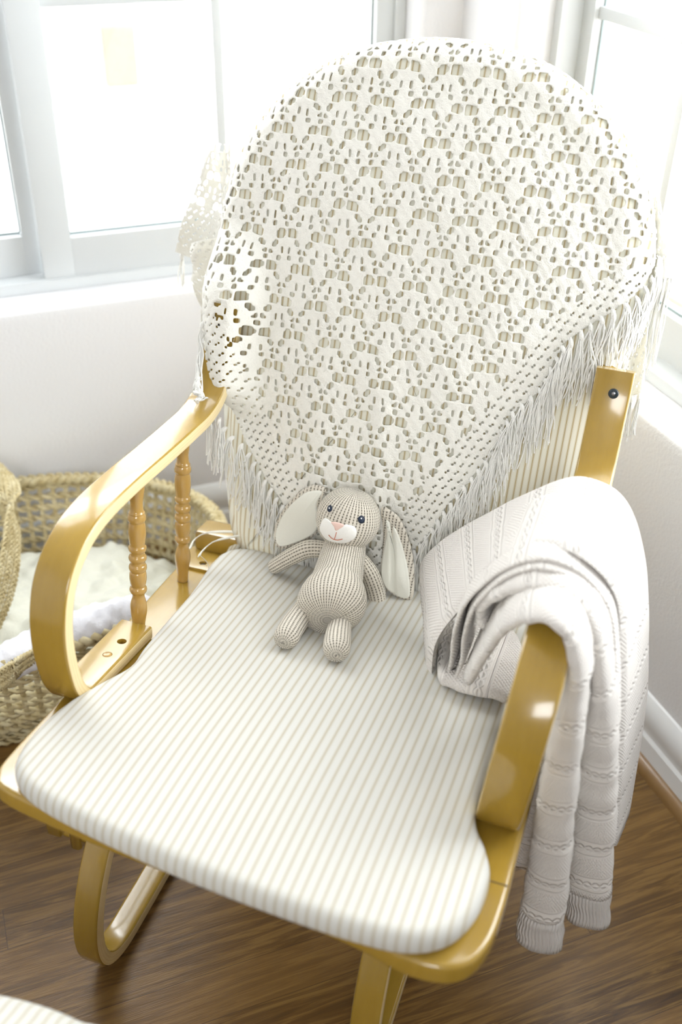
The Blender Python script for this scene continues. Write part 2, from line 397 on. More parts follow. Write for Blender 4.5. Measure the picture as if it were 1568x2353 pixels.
# windows ----------------------------------------------------------
def window(name, P, along, out, a0, a1, meet, mirror):
    """two-light vinyl slider: outer frame, one fixed light, one sliding sash, white grids"""
    w = bpy.data.objects.new(name, None); COL.objects.link(w); w.location = tuple(P+along*(a0+a1)/2+out*0.1+np.array([0, 0, SILL])); struct(w)
    bpy.context.view_layer.update()
    Rl = np.stack([along, out, [0, 0, 1]], 1)
    def b(mb, x0, x1, y0, y1, z0, z1, bev=0.003): mb.add(*box(P+along*(x0+x1)/2+out*(y0+y1)/2+np.array([0, 0, (z0+z1)/2]), (abs(x1-x0), y1-y0, z1-z0), Rl, bev))
    fr = MB(); fw = 0.022; GZ = 1.075; SB_ = 0.675-SILL-fw+.002
    b(fr, a0+fw-.001, a1-fw+.001, .071, .149, SILL, SILL+fw); b(fr, a0+fw-.001, a1-fw+.001, .071, .149, HEAD-fw, HEAD); b(fr, a0, a0+fw, .070, .15, SILL, HEAD); b(fr, a1-fw, a1, .070, .15, SILL, HEAD)
    fr.build('window_frame', VINYL, w, True, 30)
    def light(x0, x1, y0, y1, sl, sr, nm):
        zb, zt = SILL+fw-.002, HEAD-fw+.002
        s = MB(); b(s, x0+sl-.001, x1-sr+.001, y0+.0006, y1-.0006, zb, zb+SB_); b(s, x0+sl-.001, x1-sr+.001, y0+.0006, y1-.0006, zt-0.05, zt); b(s, x0, x0+sl, y0, y1, zb, zt); b(s, x1-sr, x1, y0, y1, zb, zt)
        so = s.build(nm, VINYL, w, True, 30); ym = (y0+y1)/2
        g = MB(); b(g, x0+sl+.001, x1-sr-.001, ym+.004, ym+.008, zb+SB_-.003, zb+SB_+.004, 0); b(g, x0+sl-.001, x0+sl+.003, ym+.004, ym+.008, zb+SB_+.004, zt-.052, 0); b(g, x1-sr-.003, x1-sr+.001, ym+.004, ym+.008, zb+SB_+.004, zt-.052, 0)
        g.build('gasket', GASK, so, False)
        g = MB(); xm = (x0+sl+x1-sr)/2
        b(g, xm-.009, xm+.009, ym-.0035, ym+.0035, zb+SB_-.002, zt-.048)
        for q in (1, 2): b(g, x0+sl-.002, x1-sr+.002, ym-.004, ym+.004, GZ+0.42*(q-1)-.010, GZ+0.42*(q-1)+.010)
        g.build('grid_bar', VINYL, so, True, 30)
        g = MB(); b(g, x0+sl-.004, x1-sr+.004, ym+.008, ym+.011, zb+SB_-.004, zt-.046, 0); g.build('pane', GLASS, so, False)
    if not mirror:
        light(meet-.008, a1-fw+.002, .078, .106, .058, .036, 'window_sash'); light(a0+fw-.002, meet+.005, .112, .138, .036, .040, 'window_sash')
    else:
        light(a0+fw-.002, meet+.008, .078, .106, .036, .058, 'window_sash'); light(meet-.005, a1-fw+.002, .112, .138, .040, .036, 'window_sash')
    return w
window('window_1', PL, D1, D2, wl0, wl1, -0.262, False)
window('window_2', PL+D1*sC, D2, D1, wr0, wr1, -0.79, True)

# outdoors ----------------------------------------------------------
GRND = plain('pale_patio', (0.42, 0.42, 0.40), 0.9)
mb = MB(); mb.add(*box(LW(0, 6, -0.5), (40, 40, 0.1), Rw)); g = mb.build('patio_ground', GRND, None, False); g['kind'] = 'structure'
HN = 3.2
pa = atp(230, 60, LW(0, HN, 0), D2); pb = atp(325, 200, LW(0, HN, 0), D2)
sa = float((pa-PL)@D1); sb = float((pb-PL)@D1)
house = empty('neighbour_house', LW(0, HN+.3, -.45), 'pale house wall outside the left window, blown out by daylight', 'building')
bpy.context.view_layer.update()
pm = MB(); pm.add(*box(LW(-1, HN+.3, 1.25), (7, .5, 3.4), Rw, 0.01)); pm.build('stucco_wall', plain('pale_stucco', (0.55, 0.55, 0.54), 0.9), house, False)
pm = MB(); pm.add(*box(LW((sa+sb)/2, HN+.03, (pa[2]+pb[2])/2), (abs(sb-sa), 0.06, abs(pa[2]-pb[2])), Rw, 0.01))
tag(pm.build('shutter', plain('tan_board', (0.15, 0.12, 0.095), 0.9), house, False), 'tan board panel')

# ------------------------------------------------------------------ lights
w = bpy.data.worlds.new('world'); sc.world = w; w.use_nodes = True
bg = w.node_tree.nodes['Background']; bg.inputs[0].default_value = (0.955, 0.975, 1.0, 1); bg.inputs[1].default_value = 10.0
def portal(c, along, out, wd, ht):
    l = bpy.data.lights.new('daylight_portal', 'AREA'); l.shape = 'RECTANGLE'; l.size = wd; l.size_y = ht
    o = bpy.data.objects.new('daylight_portal', l); COL.objects.link(o)
    z = out; x = along; y = np.cross(z, x)
    o.matrix_world = Matrix(((x[0], y[0], z[0], c[0]), (x[1], y[1], z[1], c[1]), (x[2], y[2], z[2], c[2]), (0, 0, 0, 1)))
    l.cycles.is_portal = True
portal(LW((wl0+wl1)/2, DEP+.01, (SILL+HEAD)/2), D1, D2, wl1-wl0, HEAD-SILL)
portal(LW(sC+DEP+.01, (wr0+wr1)/2, (SILL+HEAD)/2), D2, D1, wr1-wr0, HEAD-SILL)
portal(LW(-1.05, NB-.11, 1.885), D1, -D2, .8, .93)  # portal for the added fill-light opening behind the camera
sc.view_settings.view_transform = 'Standard'; sc.view_settings.look = 'None'; sc.view_settings.gamma = 1.0; sc.view_settings.exposure = 0.60
sc.view_settings.use_curve_mapping = False
# ------------------------------------------------------------------ glider chair
TH = 0.157                                  # seat slopes back 9 degrees
SY = np.array([0, math.cos(TH), -math.sin(TH)]); SN = np.array([0, math.sin(TH), math.cos(TH)]); EX = np.array([1.0, 0, 0])
def deck_z(y, off=0.0): return 0.415 - math.tan(TH)*y + off
def seat3(a, b, w, off=0.0):
    """a lateral, b along chair depth (world y on the deck), w height above the deck plane"""
    return np.array([a, b, deck_z(b)]) + SN*(w+off)
def smooth_closed(P, n=6):
    P = np.asarray(P, float); m = len(P); out = []
    for i in range(m):
        p0, p1, p2, p3 = P[i-1], P[i], P[(i+1) % m], P[(i+2) % m]
        for k in range(n):
            t = k/n; out.append(0.5*((2*p1)+(-p0+p2)*t+(2*p0-5*p1+4*p2-p3)*t*t+(-p0+3*p1-3*p2+p3)*t**3))
    return np.array(out)
def outline_normals(O):
    T = np.roll(O, -1, 0)-np.roll(O, 1, 0); T /= np.linalg.norm(T, axis=1)[:, None]+1e-12
    area = 0.5*np.sum(O[:, 0]*np.roll(O[:, 1], -1)-np.roll(O[:, 0], -1)*O[:, 1])
    N = np.stack([T[:, 1], -T[:, 0]], 1)
    return N if area > 0 else -N
def pillow(O, map3, thick, r, bulge, nin=7, wob=0.0):
    """closed puffy solid from a plan outline O; map3(a,b,w) with w=0 the top plane edge"""
    c = O.mean(0); N = outline_normals(O); rings = []; uvs = []
    K = 5
    for s in np.linspace(0.02, 1, nin):
        Pn = c+(O-N*r-c)*s; h = bulge*(1-s**2.2); rings.append((Pn, h))
    for k in range(1, K+1):
        th = k/K*PI/2; rings.append((O-N*r*(1-math.sin(th)), -r*(1-math.cos(th))))
    for k in range(0, K+1):
        th = k/K*PI/2; rings.append((O-N*r*(1-math.cos(th)), -(thick-r)-r*math.sin(th)))
    rings.append((c+(O-N*r-c)*0.5, -thick)); rings.append((c+(O-N*r-c)*0.02, -thick))
    V = []; U = []; m = len(O)
    for Pn, h in rings:
        for i in range(m):
            hh = h
            V.append(map3(Pn[i, 0], Pn[i, 1], hh)); U.append((Pn[i, 0], Pn[i, 1]+(0 if h >= -1e-6 else h)))
    Fc = []
    for i in range(len(rings)-1):
        for j in range(m):
            a = i*m+j; b = i*m+(j+1) % m; Fc.append((a, a+m, b+m, b))
    Fc.append(tuple(range(m))); Fc.append(tuple(reversed(range((len(rings)-1)*m, len(rings)*m))))
    return np.array(V), Fc, np.array(U)

chair = empty('glider_chair', (0.01, 0.15, 0), 'light maple wood glider rocker with bentwood armrests and turned spindles', 'chair')
bpy.context.view_layer.update()
# seat deck board
dk = smooth_closed([(-.306, .44), (-.306, .36), (-.296, .17), (-.284, .0), (-.280, -.11), (-.272, -.150), (-.24, -.172), (-.10, -.188), (.05, -.198), (.17, -.208), (.240, -.222), (.284, -.213), (.305, -.18), (.312, -.12), (.312, .0), (.314, .36), (.314, .44), (.0, .445)], 4)
V, Fc, U = pillow(dk, lambda a, b, w: seat3(a, b, w), 0.026, 0.006, 0.0)
seat_board = mesh('seat_board', V, Fc, U, chair, MAPLE)
# faint board joint on the right of the deck
mb = MB(); mb.add(*box(seat3(.300, -.095, 0.0002), (0.022, 0.0012, 0.0006), None)); mb.build('board_joint', DARK, seat_board, False)
# bentwood armrests -------------------------------------------------
prof = catmull([(.165, .3815), (.12, .3885), (.07, .396), (.025, .405), (-.004, .422), (-.020, .452), (-.0265, .49), (-.0270, .53), (-.020, .568), (-.004, .603), (.022, .629), (.060, .646), (.11, .652), (.18, .6485), (.26, .6405), (.34, .634), (.395, .632), (.437, .645), (.470, .682), (.490, .715), (.502, .750)], 6)
def outward(pf, t):
    out = []
    for i in range(len(pf)):
        d = pf[min(i+1, len(pf)-1)]-pf[max(i-1, 0)]; d /= np.linalg.norm(d); out.append(pf[i]+np.array([d[1], -d[0]])*t)
    return np.array(out)
TA = 0.020
cen = outward(prof, TA/2)      # centreline sits inside the outer surface
# make sure flat end rests on the deck
for i in range(len(cen)):
    zb = deck_z(cen[i, 0])+TA/2
    if cen[i, 0] > 0.0 and cen[i, 1] < 0.45 and cen[i, 1] < zb: cen[i, 1] = zb
def armrest(xb, xt, w, dy=0.0):
    zs = cen[:, 1]; x = xb+(xt-xb)*np.clip((zs-0.42)/0.2, 0, 1)
    path = np.stack([x, cen[:, 0]+dy, cen[:, 1]-math.tan(TH)*0*dy], 1)
    S = sweep_flat(path, EX, w, TA, 0.0035, 3)
    V, Fc, U = loft(S); mt = []
    for f in Fc:
        P = V[list(f)]; n = nrm(np.cross(P[1]-P[0], P[2]-P[0])); mt.append(1 if abs(n[0]) > 0.8 else 0)
    ob = mesh('armrest', V, Fc, U, chair, [MAPLE, PLY], True, mt); auto_smooth(ob, 50); return ob
armL = armrest(-.267, -.267, .049)
armR = armrest(.281, .300, .050, -.012)
def cyl(c, ax, r, h, k=24, bev=0.0):
    ax = nrm(ax); a = nrm(np.cross(ax, [0.3, 1, 0.2])); b = np.cross(ax, a); th = np.arange(k)*2*PI/k
    ringsz = [(0, r-bev), (bev, r), (h-bev, r), (h, r-bev)] if bev else [(0, r), (h, r)]
    S = [np.array(c)+ax*z+rr*(np.cos(th)[:, None]*a+np.sin(th)[:, None]*b) for z, rr in ringsz]
    return loft(S)
def cutter(c, ax, r, h):
    V, Fc, U = cyl(c, ax, r, h); bm_o = mesh('cutter', V, Fc, U, None, DARK, False)
    bm = bmesh.new(); bm.from_mesh(bm_o.data); bmesh.ops.remove_doubles(bm, verts=bm.verts, dist=1e-6); bmesh.ops.recalc_face_normals(bm, faces=bm.faces); bm.to_mesh(bm_o.data); bm.free(); return bm_o
def clean(o):
    bm = bmesh.new(); bm.from_mesh(o.data); bmesh.ops.remove_doubles(bm, verts=bm.verts, dist=1e-6); bmesh.ops.recalc_face_normals(bm, faces=bm.faces); bm.to_mesh(bm.id_data if False else o.data); bm.free()
flat0 = (0, 0, deck_z(0)+TA)
for arm, pts in ((armL, ((280, 1474), (247, 1504))), (armR, None)):
    clean(arm)
    if pts: hs = [atp(px, py, flat0, SN) for px, py in pts]
    else: hs = [np.array([.286, .13, deck_z(.13)+TA]), np.array([.286, .088, deck_z(.088)+TA])]
    cut(arm, [cutter(h-SN*0.012, SN, 0.0065, 0.03) for h in hs])
    V, Fc, U = cyl(hs[0]-SN*0.0125, SN, 0.0045, 0.003, 16, 0.001); mesh('screw', V, Fc, U, arm, STEEL)
    V, Fc, U = cyl(hs[1]-SN*0.0125, SN, 0.0062, 0.0135, 20, 0.001); mesh('wood_plug', V, Fc, U, arm, MAPLE_S)
# spindles
SP = [(0, .0086), (.05, .0086), (.10, .0102), (.14, .0117), (.18, .0118), (.215, .0100), (.238, .0085), (.262, .0090), (.272, .0112), (.287, .0122), (.302, .0112), (.310, .0098), (.325, .0108), (.36, .0119), (.395, .0113), (.405, .0103), (.415, .0118), (.428, .0124), (.442, .0118), (.452, .0104), (.468, .0104), (.478, .0118), (.490, .0124), (.502, .0118), (.512, .0104), (.528, .0104), (.538, .0118), (.550, .0124), (.562, .0118), (.572, .0104), (.60, .0112), (.64, .0120), (.69, .0116), (.715, .0104), (.722, .0118), (.738, .0125), (.754, .0118), (.765, .0108), (.772, .0110), (.785, .0092), (.83, .0086), (.88, .0102), (.93, .0116), (.97, .0112), (1.0, .0096)]
SP = catmull(SP, 3)
def arm_under(y):
    best = min(range(40, len(cen)-12), key=lambda i: abs(cen[i, 0]-y)+(0 if cen[i, 1] > .6 else 9)); return cen[best, 1]-TA/2
def spindle(base, x_top=None):
    L = 0.22
    for _ in range(5): L = (arm_under(base[1]+SN[1]*L)+0.003-base[2])/SN[2]
    axis = SN*L+(np.array([x_top-base[0], 0, 0]) if x_top else 0)
    a = EX; b = nrm(np.cross(axis, a)); th = np.arange(28)*2*PI/28
    S = [base+axis*t+r*(np.cos(th)[:, None]*a+np.sin(th)[:, None]*b) for t, r in SP]
    V, Fc, U = loft(S); return mesh('spindle', V, Fc, U, chair, MAPLE_S)
b1 = atp(320, 1452, (0, 0, deck_z(0)), SN); b2 = atp(420, 1334, (0, 0, deck_z(0)), SN)
spindle(b1); spindle(b2)
spindle(np.array([.288, b1[1], deck_z(b1[1])]), .298); spindle(np.array([.290, b2[1], deck_z(b2[1])]), .299)
# rear cross block with its screwed cleat
rb = MB(); rb.add(*box(seat3(0.004, .452, .016), (.62, .050, .034), np.stack([EX, SY, SN], 1), 0.006)); rear_block = rb.build('rear_rail', MAPLE, chair, True, 35)
hs = atp(467, 1296, (0, 0, deck_z(0)+.003), SN)
cl = mesh('cleat', *box(seat3(hs[0]+.012, hs[1]+.006, .002), (.075, .052, .006), np.stack([EX, SY, SN], 1), .001)[:2], None, chair, MAPLE, True)
clean(cl); cut(cl, [cutter(hs-SN*.004, SN, .0062, .02)])
V, Fc, U = cyl(hs-SN*.0035, SN, .0058, .002, 16); mesh('screw', V, Fc, U, cl, STEEL)
# back frame -------------------------------------------------------
BT = math.radians(20)
BO = np.array([0.004, .402, .366]); BV = np.array([0, math.sin(BT), math.cos(BT)]); BW = np.array([0, -math.cos(BT), math.sin(BT)])
BR = np.stack([EX, BV, BW], 1)
def back3(u, v, w): return BO+EX*u+BV*v+BW*w
for sx in (-1, 1):
    P = [back3(sx*.215, .02, -.125), back3(sx*.222, .25, -.118), back3(sx*.222, .48, -.118), back3(sx*.20, .62, -.118)]
    mesh('back_post', *loft(sweep_flat(catmull(P, 6), EX, .035, .022, .004)), chair, MAPLE)
P = [back3(u, .64+.07*(1-(u/.2)**2), -.118) for u in np.linspace(-.225, .225, 17)]
mesh('top_rail', *loft(sweep_flat(P, np.repeat(BV[None], 17, 0), .06, .022, .005)), chair, MAPLE)
for u in (-.14, -.07, 0, .07, .14):
    mesh('back_slat', *loft(sweep_flat([back3(u, v, -.118) for v in np.linspace(.03, .63, 8)], EX, .038, .010, .003)), chair, MAPLE)
mesh('lower_rail', *loft(sweep_flat([back3(u, .04, -.112) for u in np.linspace(-.232, .232, 8)], np.repeat(BV[None], 8, 0), .05, .022, .005)), chair, MAPLE)
for sx, ar in ((-1, armL), (1, armR)):           # side rails that tie the arm ends to the back
    xo = -.267 if sx < 0 else .297
    P = [np.array([xo, .505, .72]), back3(sx*.24, .37, -.118)]
    mesh('arm_bracket', *loft(sweep_flat(P, BV, .045, .02, .004)), chair, MAPLE)
# dark bolt on the right arm end
bp = None
i0 = min(range(60, len(cen)), key=lambda i: abs(cen[i, 1]-.716)); tg = cen[min(i0+2, len(cen)-1)]-cen[i0-2]; tg /= np.linalg.norm(tg); nb = np.array([0, -tg[1], tg[0]])
for ar, xx in ((armR, .303), (armL, -.267)):
    c0 = np.array([xx-.000 if xx > 0 else xx, cen[i0, 0]-(.012 if xx > 0 else 0), cen[i0, 1]])+nb*(TA/2-.0005)
    V, Fc, U = cyl(c0, nb, .0068, .0035, 24, .0012); bo = mesh('bolt', V, Fc, U, ar, BLACK)
    V, Fc, U = cyl(c0+nb*.0034, nb, .0026, .0008, 6); mesh('hex_socket', V, Fc, U, bo, STEEL)
# glider base ------------------------------------------------------
for sx in (-1, 1):
    x = -.219 if sx < 0 else .170
    pf = catmull([(.60, .012), (.40, .011), (.15, .011), (.0, .011), (-.065, .016), (-.103, .040), (-.116, .085), (-.106, .140), (-.074, .200), (-.022, .255), (.045, .292), (.12, .312), (.25, .318)], 6)
    S = sweep_flat(np.array([(x, y, z) for y, z in pf]), EX, .037, .021, .004)
    V, Fc, U = loft(S); mt = [1 if abs(nrm(np.cross(V[f[1]]-V[f[0]], V[f[2]]-V[f[0]]))[0]) > .8 else 0 for f in Fc]
    o = mesh('base_runner', V, Fc, U, chair, [MAPLE, PLY], True, mt); auto_smooth(o, 50)
    # rear upright and glide arms
    mesh('base_upright', *loft(sweep_flat([(x, .42, .02), (x, .41, .15), (x, .385, .305)], EX, .04, .03, .004)), chair, MAPLE)
    mesh('top_bar', *loft(sweep_flat([(x, -.02, .300), (x, .42, .30)], EX, .04, .028, .004)), chair, MAPLE)
    xg = x+sx*.034
    for yy in (-.05, .36):
        mesh('glide_arm', *loft(sweep_flat([(xg, yy+.01, .385-.158*yy), (xg, yy, .21 if yy < 0 else .16)], np.array([0, 1.0, 0]), .036, .016, .005)), chair, MAPLE)
    mesh('hanger_block', *loft(sweep_flat([(xg-sx*.02, -.10, .365), (xg-sx*.02, -.10, .315)], EX, .02, .05, .003)), chair, MAPLE)
for yy, zz in ((.05, .315), (.38, .10)):
    mesh('base_stretcher', *loft(sweep_flat([(-.222, yy, zz-.03), (.205, yy, zz-.03)], np.array([0, 1.0, 0]), .045, .022, .004)), chair, MAPLE)
for yy in (-.05, .36):
    V, Fc, U = cyl((-.275, yy, .225 if yy < 0 else .175), EX, .012, .53, 16, .003); mesh('glide_rod', V, Fc, U, chair, MAPLE)

# ------------------------------------------------------------------ cushions
sc_out = smooth_closed([(-.232, .40), (-.229, .25), (-.224, .113), (-.219, .060), (-.236, .010), (-.250, -.035), (-.255, -.085), (-.249, -.140), (-.228, -.172), (-.185, -.192), (-.10, -.209), (.0, -.222), (.095, -.229), (.183, -.231), (.238, -.224), (.273, -.199), (.290, -.157), (.292, -.112), (.280, -.076), (.264, -.046), (.256, .0), (.256, .12), (.256, .26), (.254, .40), (.13, .425), (-.10, .425)], 5)
# plan outline was traced on the top plane (0.035 above the deck)
V, Fc, U = pillow(sc_out, lambda a, b, w: seat3(a, b, .0335+w)+SN*0.0025*math.sin(9*a+2)*math.cos(7*b), 0.033, 0.014, 0.013, 12)
seat_c = mesh('seat_cushion', V, Fc, U, None, TICK); tag(seat_c, 'thin cream seat cushion with tan ticking stripes lying on the glider seat', 'cushion')

def back_outline(n=140):
    P = [(-.182, .0), (.182, .0), (.220, .010), (.243, .038), (.256, .09), (.268, .16), (.287, .30), (.303, .42)]
    arc = [(.311*math.copysign(abs(math.cos(t))**.95, math.cos(t)), .505+.280*math.sin(t)**.96) for t in np.linspace(0.0, PI, 19)]
    L = [(-.303, .42), (-.287, .30), (-.268, .16), (-.256, .09), (-.243, .038), (-.220, .010)]
    return smooth_closed(P+arc+L, 4)
BOUT = back_outline()
def sdf(P):
    """signed distance to the back outline (neg inside) + outward normal + nearest point, vectorised"""
    P = np.atleast_2d(P); A = BOUT; B = np.roll(A, -1, 0); d = B-A; L2 = (d**2).sum(1)
    N0 = np.stack([d[:, 1], -d[:, 0]], 1)/np.sqrt(L2)[:, None]
    best = np.full(len(P), 1e9); near = np.zeros((len(P), 2)); side = np.zeros(len(P))
    for i in range(len(A)):
        t = np.clip(((P-A[i])@d[i])/L2[i], 0, 1); q = A[i]+t[:, None]*d[i]; e = P-q; D = (e**2).sum(1)
        m = D < best-1e-14; best[m] = D[m]; near[m] = q[m]; side[m] = (e@N0[i])[m]
    dist = np.sqrt(best); sd = np.where(side > 0, dist, -dist); e = P-near
    n = np.where(dist[:, None] > 1e-7, e/np.maximum(dist, 1e-7)[:, None]*np.sign(sd)[:, None], 0); return sd, n, near
RB = 0.040
def drape(P, off=0.0, bul=0.026, lift=0.0):
    """wrap plan points around the back cushion: flat front, rounded edge, then straight back"""
    sd, n, near = sdf(P); t = sd+RB; R = RB+off
    out = np.zeros((len(P), 3))
    w = np.where(t < 0, bul*(1-np.exp(-np.maximum(-t, 0)**1.5/.03)), 0.0)
    a = np.clip(t, 0, RB*PI/2)/RB
    inplane = np.where(t[:, None] <= 0, P, near-n*RB+n*(R*np.sin(a))[:, None])
    w = w+off+lift-np.where(t > 0, R*(1-np.cos(a)), 0)-np.maximum(t-RB*PI/2, 0)
    return BO+EX*inplane[:, :1]+BV*inplane[:, 1:]+BW*w[:, None]
# cushion mesh
c_ = np.array([0, .36]); plan = []; uvp = []
Nb = outline_normals(BOUT)
for f_ in list(np.linspace(.02, .8, 15))+list(np.linspace(.82, 1, 9)):
    Q = c_+(BOUT-c_)*f_; plan.append(drape(Q)); uvp.append(Q)
for d_ in (.004, .009, .015, RB*PI/2-RB, .035, .05):
    Q = BOUT+Nb*d_; plan.append(drape(Q)); uvp.append(Q)
for f_, w_ in ((.985, -.082), (.95, -.09), (.1, -.092)):
    Q = c_+(BOUT-c_)*f_; plan.append(np.array([back3(q[0], q[1], w_) for q in Q])); uvp.append(BOUT+Nb*.06)
rings = [(q, 0) for q in uvp]
m = len(BOUT); Fc = []
for i in range(len(plan)-1):
    for j in range(m):
        a = i*m+j; b = i*m+(j+1) % m; Fc.append((a, a+m, b+m, b))
Fc.append(tuple(range(m))); Fc.append(tuple(reversed(range((len(plan)-1)*m, len(plan)*m))))
back_c = mesh('back_cushion', np.vstack(plan), Fc, np.vstack([r[0] for r in rings]), None, TICKB)
bm = bmesh.new(); bm.from_mesh(back_c.data); bmesh.ops.recalc_face_normals(bm, faces=bm.faces); bm.to_mesh(back_c.data); bm.free()
bm = bmesh.new(); bm.from_mesh(seat_c.data); bmesh.ops.recalc_face_normals(bm, faces=bm.faces); bm.to_mesh(seat_c.data); bm.free()
bm = bmesh.new(); bm.from_mesh(seat_board.data); bmesh.ops.recalc_face_normals(bm, faces=bm.faces); bm.to_mesh(seat_board.data); bm.free()
tag(back_c, 'tall round-topped cream back cushion with tan ticking stripes against the glider back', 'cushion')
# cloth ties of the back cushion, looped over the rear rail on the left
TIE = m_yarn('cream_cotton_tie', (0.82, 0.80, 0.70), 1200)
yz = lambda px, py, w=.045: atp(px, py, seat3(0, .45, w), SN)
for pts, ww in (([(528, 1232), (500, 1222), (470, 1226), (447, 1240), (436, 1262)], .007), ([(528, 1238), (505, 1240), (480, 1252), (462, 1270), (458, 1278)], .008)):
    P = [yz(px, py) for px, py in pts]; P[0] = P[0]+np.array([.02, .02, .0])
    mesh('tie', *loft(sweep_flat(catmull(P, 6), np.repeat(nrm([.25, 1, 0])[None], 25, 0), ww, .0016, .0007, 2)), back_c, TIE)
P = [yz(460, 1276), yz(474, 1290, .03), yz(480, 1304, .02), yz(477, 1318, .012), yz(471, 1326, .004)]
mesh('loose_thread', *loft(tube(catmull(P, 5), .0005, 5)), back_c, TIE)
# ------------------------------------------------------------------ crochet shawl
CELL = 0.00317
EDGE = np.array([(-.46, .47), (-.36, .435), (-.305, .392), (-.284, .305), (-.256, .243), (-.229, .193), (-.195, .151), (-.154, .11), (-.116, .085), (-.05, .03), (.006, -.005), (.065, .087), (.116, .185), (.151, .244), (.166, .303), (.201, .347), (.22, .41), (.255, .445), (.294, .48), (.325, .525), (.40, .56), (.46, .59)])
INNER = np.array([(-.46, .50), (-.36, .46), (-.294, .41), (-.259, .368), (-.217, .283), (-.173, .21), (-.123, .144), (-.088, .10), (-.014, .050), (.036, .142), (.074, .203), (.119, .282), (.156, .358), (.191, .436), (.231, .477), (.285, .524), (.36, .56), (.46, .60)])
def ev(poly, a): return np.interp(a, poly[:, 0], poly[:, 1])
HOLES = {}
def hrow(r, cols):
    for c in cols: HOLES[(r, c % 18)] = 1
hrow(0, [3, 4, 5, 8, 9, 10, 11])
for r in (1, 2): hrow(r, [2, 3, 4, 5, 6, 8, 9, 10, 11, 12])
hrow(3, [2, 3, 4, 5, 8, 9, 10, 11, 12])
hrow(5, [1, 2, 12, 13]); hrow(6, [0, 1, 2, 12, 13, 14]); hrow(7, [0, 1, 13, 14])
hrow(8, [5, 9]); hrow(9, [5, 9, 15, 17]); hrow(10, [5, 9, 14, 15, 17, 18])
hrow(12, [3, 4, 9, 10, 15, 16]); hrow(13, [3, 4, 9, 10, 15, 16])
T18 = np.zeros((15, 18), bool)
for (r, c) in HOLES: T18[r, c] = True
def lace_hole(i, j):
    band = np.floor_divide(j, 15); return T18[j % 15, (i+9*(band % 2)) % 18]
def mesh_hole(i, j):
    return ((j % 4) == 1) & (((i+2*((j//4) % 2)) % 4) == 0) | ((j % 4) == 2) & (((i+1+2*((j//4) % 2)) % 4) == 0)
def sheet(A, B, keepf, holef, mapf):
    """A,B 1D vertex coords; cells kept by keepf(ac,bc) and not holef(i,j,ac,bc)"""
    nx, ny = len(A)-1, len(B)-1
    ii, jj = np.meshgrid(np.arange(nx), np.arange(ny), indexing='ij')
    ac = (A[:-1]+A[1:])[ii]/2; bc = (B[:-1]+B[1:])[jj]/2
    keep = keepf(ac, bc) & ~holef(ii, jj, ac, bc)
    vi, vj = ii[keep], jj[keep]
    idx = lambda a, b: a*(ny+1)+b
    Fq = np.stack([idx(vi, vj), idx(vi+1, vj), idx(vi+1, vj+1), idx(vi, vj+1)], 1)
    used, inv = np.unique(Fq, return_inverse=True); Fq = inv.reshape(Fq.shape)
    a = A[used//(ny+1)]; b = B[used % (ny+1)]
    return mapf(np.stack([a, b], 1)), Fq, np.stack([a, b], 1)
def wave(P, f, s): return np.sin(P[:, 0]*f+s)*np.cos(P[:, 1]*f*.8+s*2.1)
def sst(x): x = np.clip(x, 0, 1); return x*x*(3-2*x)
def hump(a, b):
    '''lift where the cloth lies over the end of the left armrest'''
    return .050*sst((-.205-a)/.050)*sst((b-.225)/.055)*sst((.52-b)/.12)
def shawl_map(P, lift=0.0028):
    Q = P.copy()
    Q[:, 0] += .0016*wave(P, 70, .4)+.0009*wave(P, 190, 1.7); Q[:, 1] += .0018*wave(P, 60, 2.2)+.0009*wave(P, 210, .2)
    k = np.clip((.42-P[:, 1])/.3, 0, 1)
    off = lift+.0010*(1+wave(P, 48, 1.1))+.0007*wave(P, 400, .3)
    off += k*.009*np.exp(-((P[:, 0]+.015+.06*(P[:, 1]-.3))/.016)**2)+k*.005*np.exp(-((P[:, 0]+.10)/.02)**2)+k*.005*np.exp(-((P[:, 0]-.085)/.02)**2)
    h = hump(P[:, 0], P[:, 1])
    return drape(Q, off+h*.16, .026, h)
A = np.arange(-.46, .461, CELL); B = np.arange(-.02, .93, CELL); NJ = len(B)
def keep_front(a, b):
    sh = a.shape; sd, _, _ = sdf(np.stack([a.ravel(), b.ravel()], 1)); sd = sd.reshape(sh)
    return (b > ev(EDGE, a)) & (sd < .105)
def hole_front(i, j, a, b):
    jd = (NJ-j)+2; ii = i+4
    e = ev(INNER, a); lace = b > e+.004
    dm = (np.abs(b-e-.000) < .0042) & (((i//2) % 3) == 0) & ((b-e) > -.0042)
    return np.where(lace, lace_hole(ii, jd), np.where(b > e-.006, dm, mesh_hole(ii, jd) & (b > ev(EDGE, a)+.006)))
shawl = empty('crochet_shawl', back3(0, .78, -.04), 'cream openwork crochet shawl with long fringe draped over the chair back', 'shawl')
bpy.context.view_layer.update()
def knit_mods(o, th=.0026):
    m = o.modifiers.new('s', 'SOLIDIFY'); m.thickness = th; m.offset = 0
    m = o.modifiers.new('u', 'SUBSURF'); m.levels = 1; m.render_levels = 1
V, Fq, U = sheet(A, B, keep_front, hole_front, shawl_map)
lace = mesh('lace_body', V, Fq, U, shawl, SHAWL); knit_mods(lace)

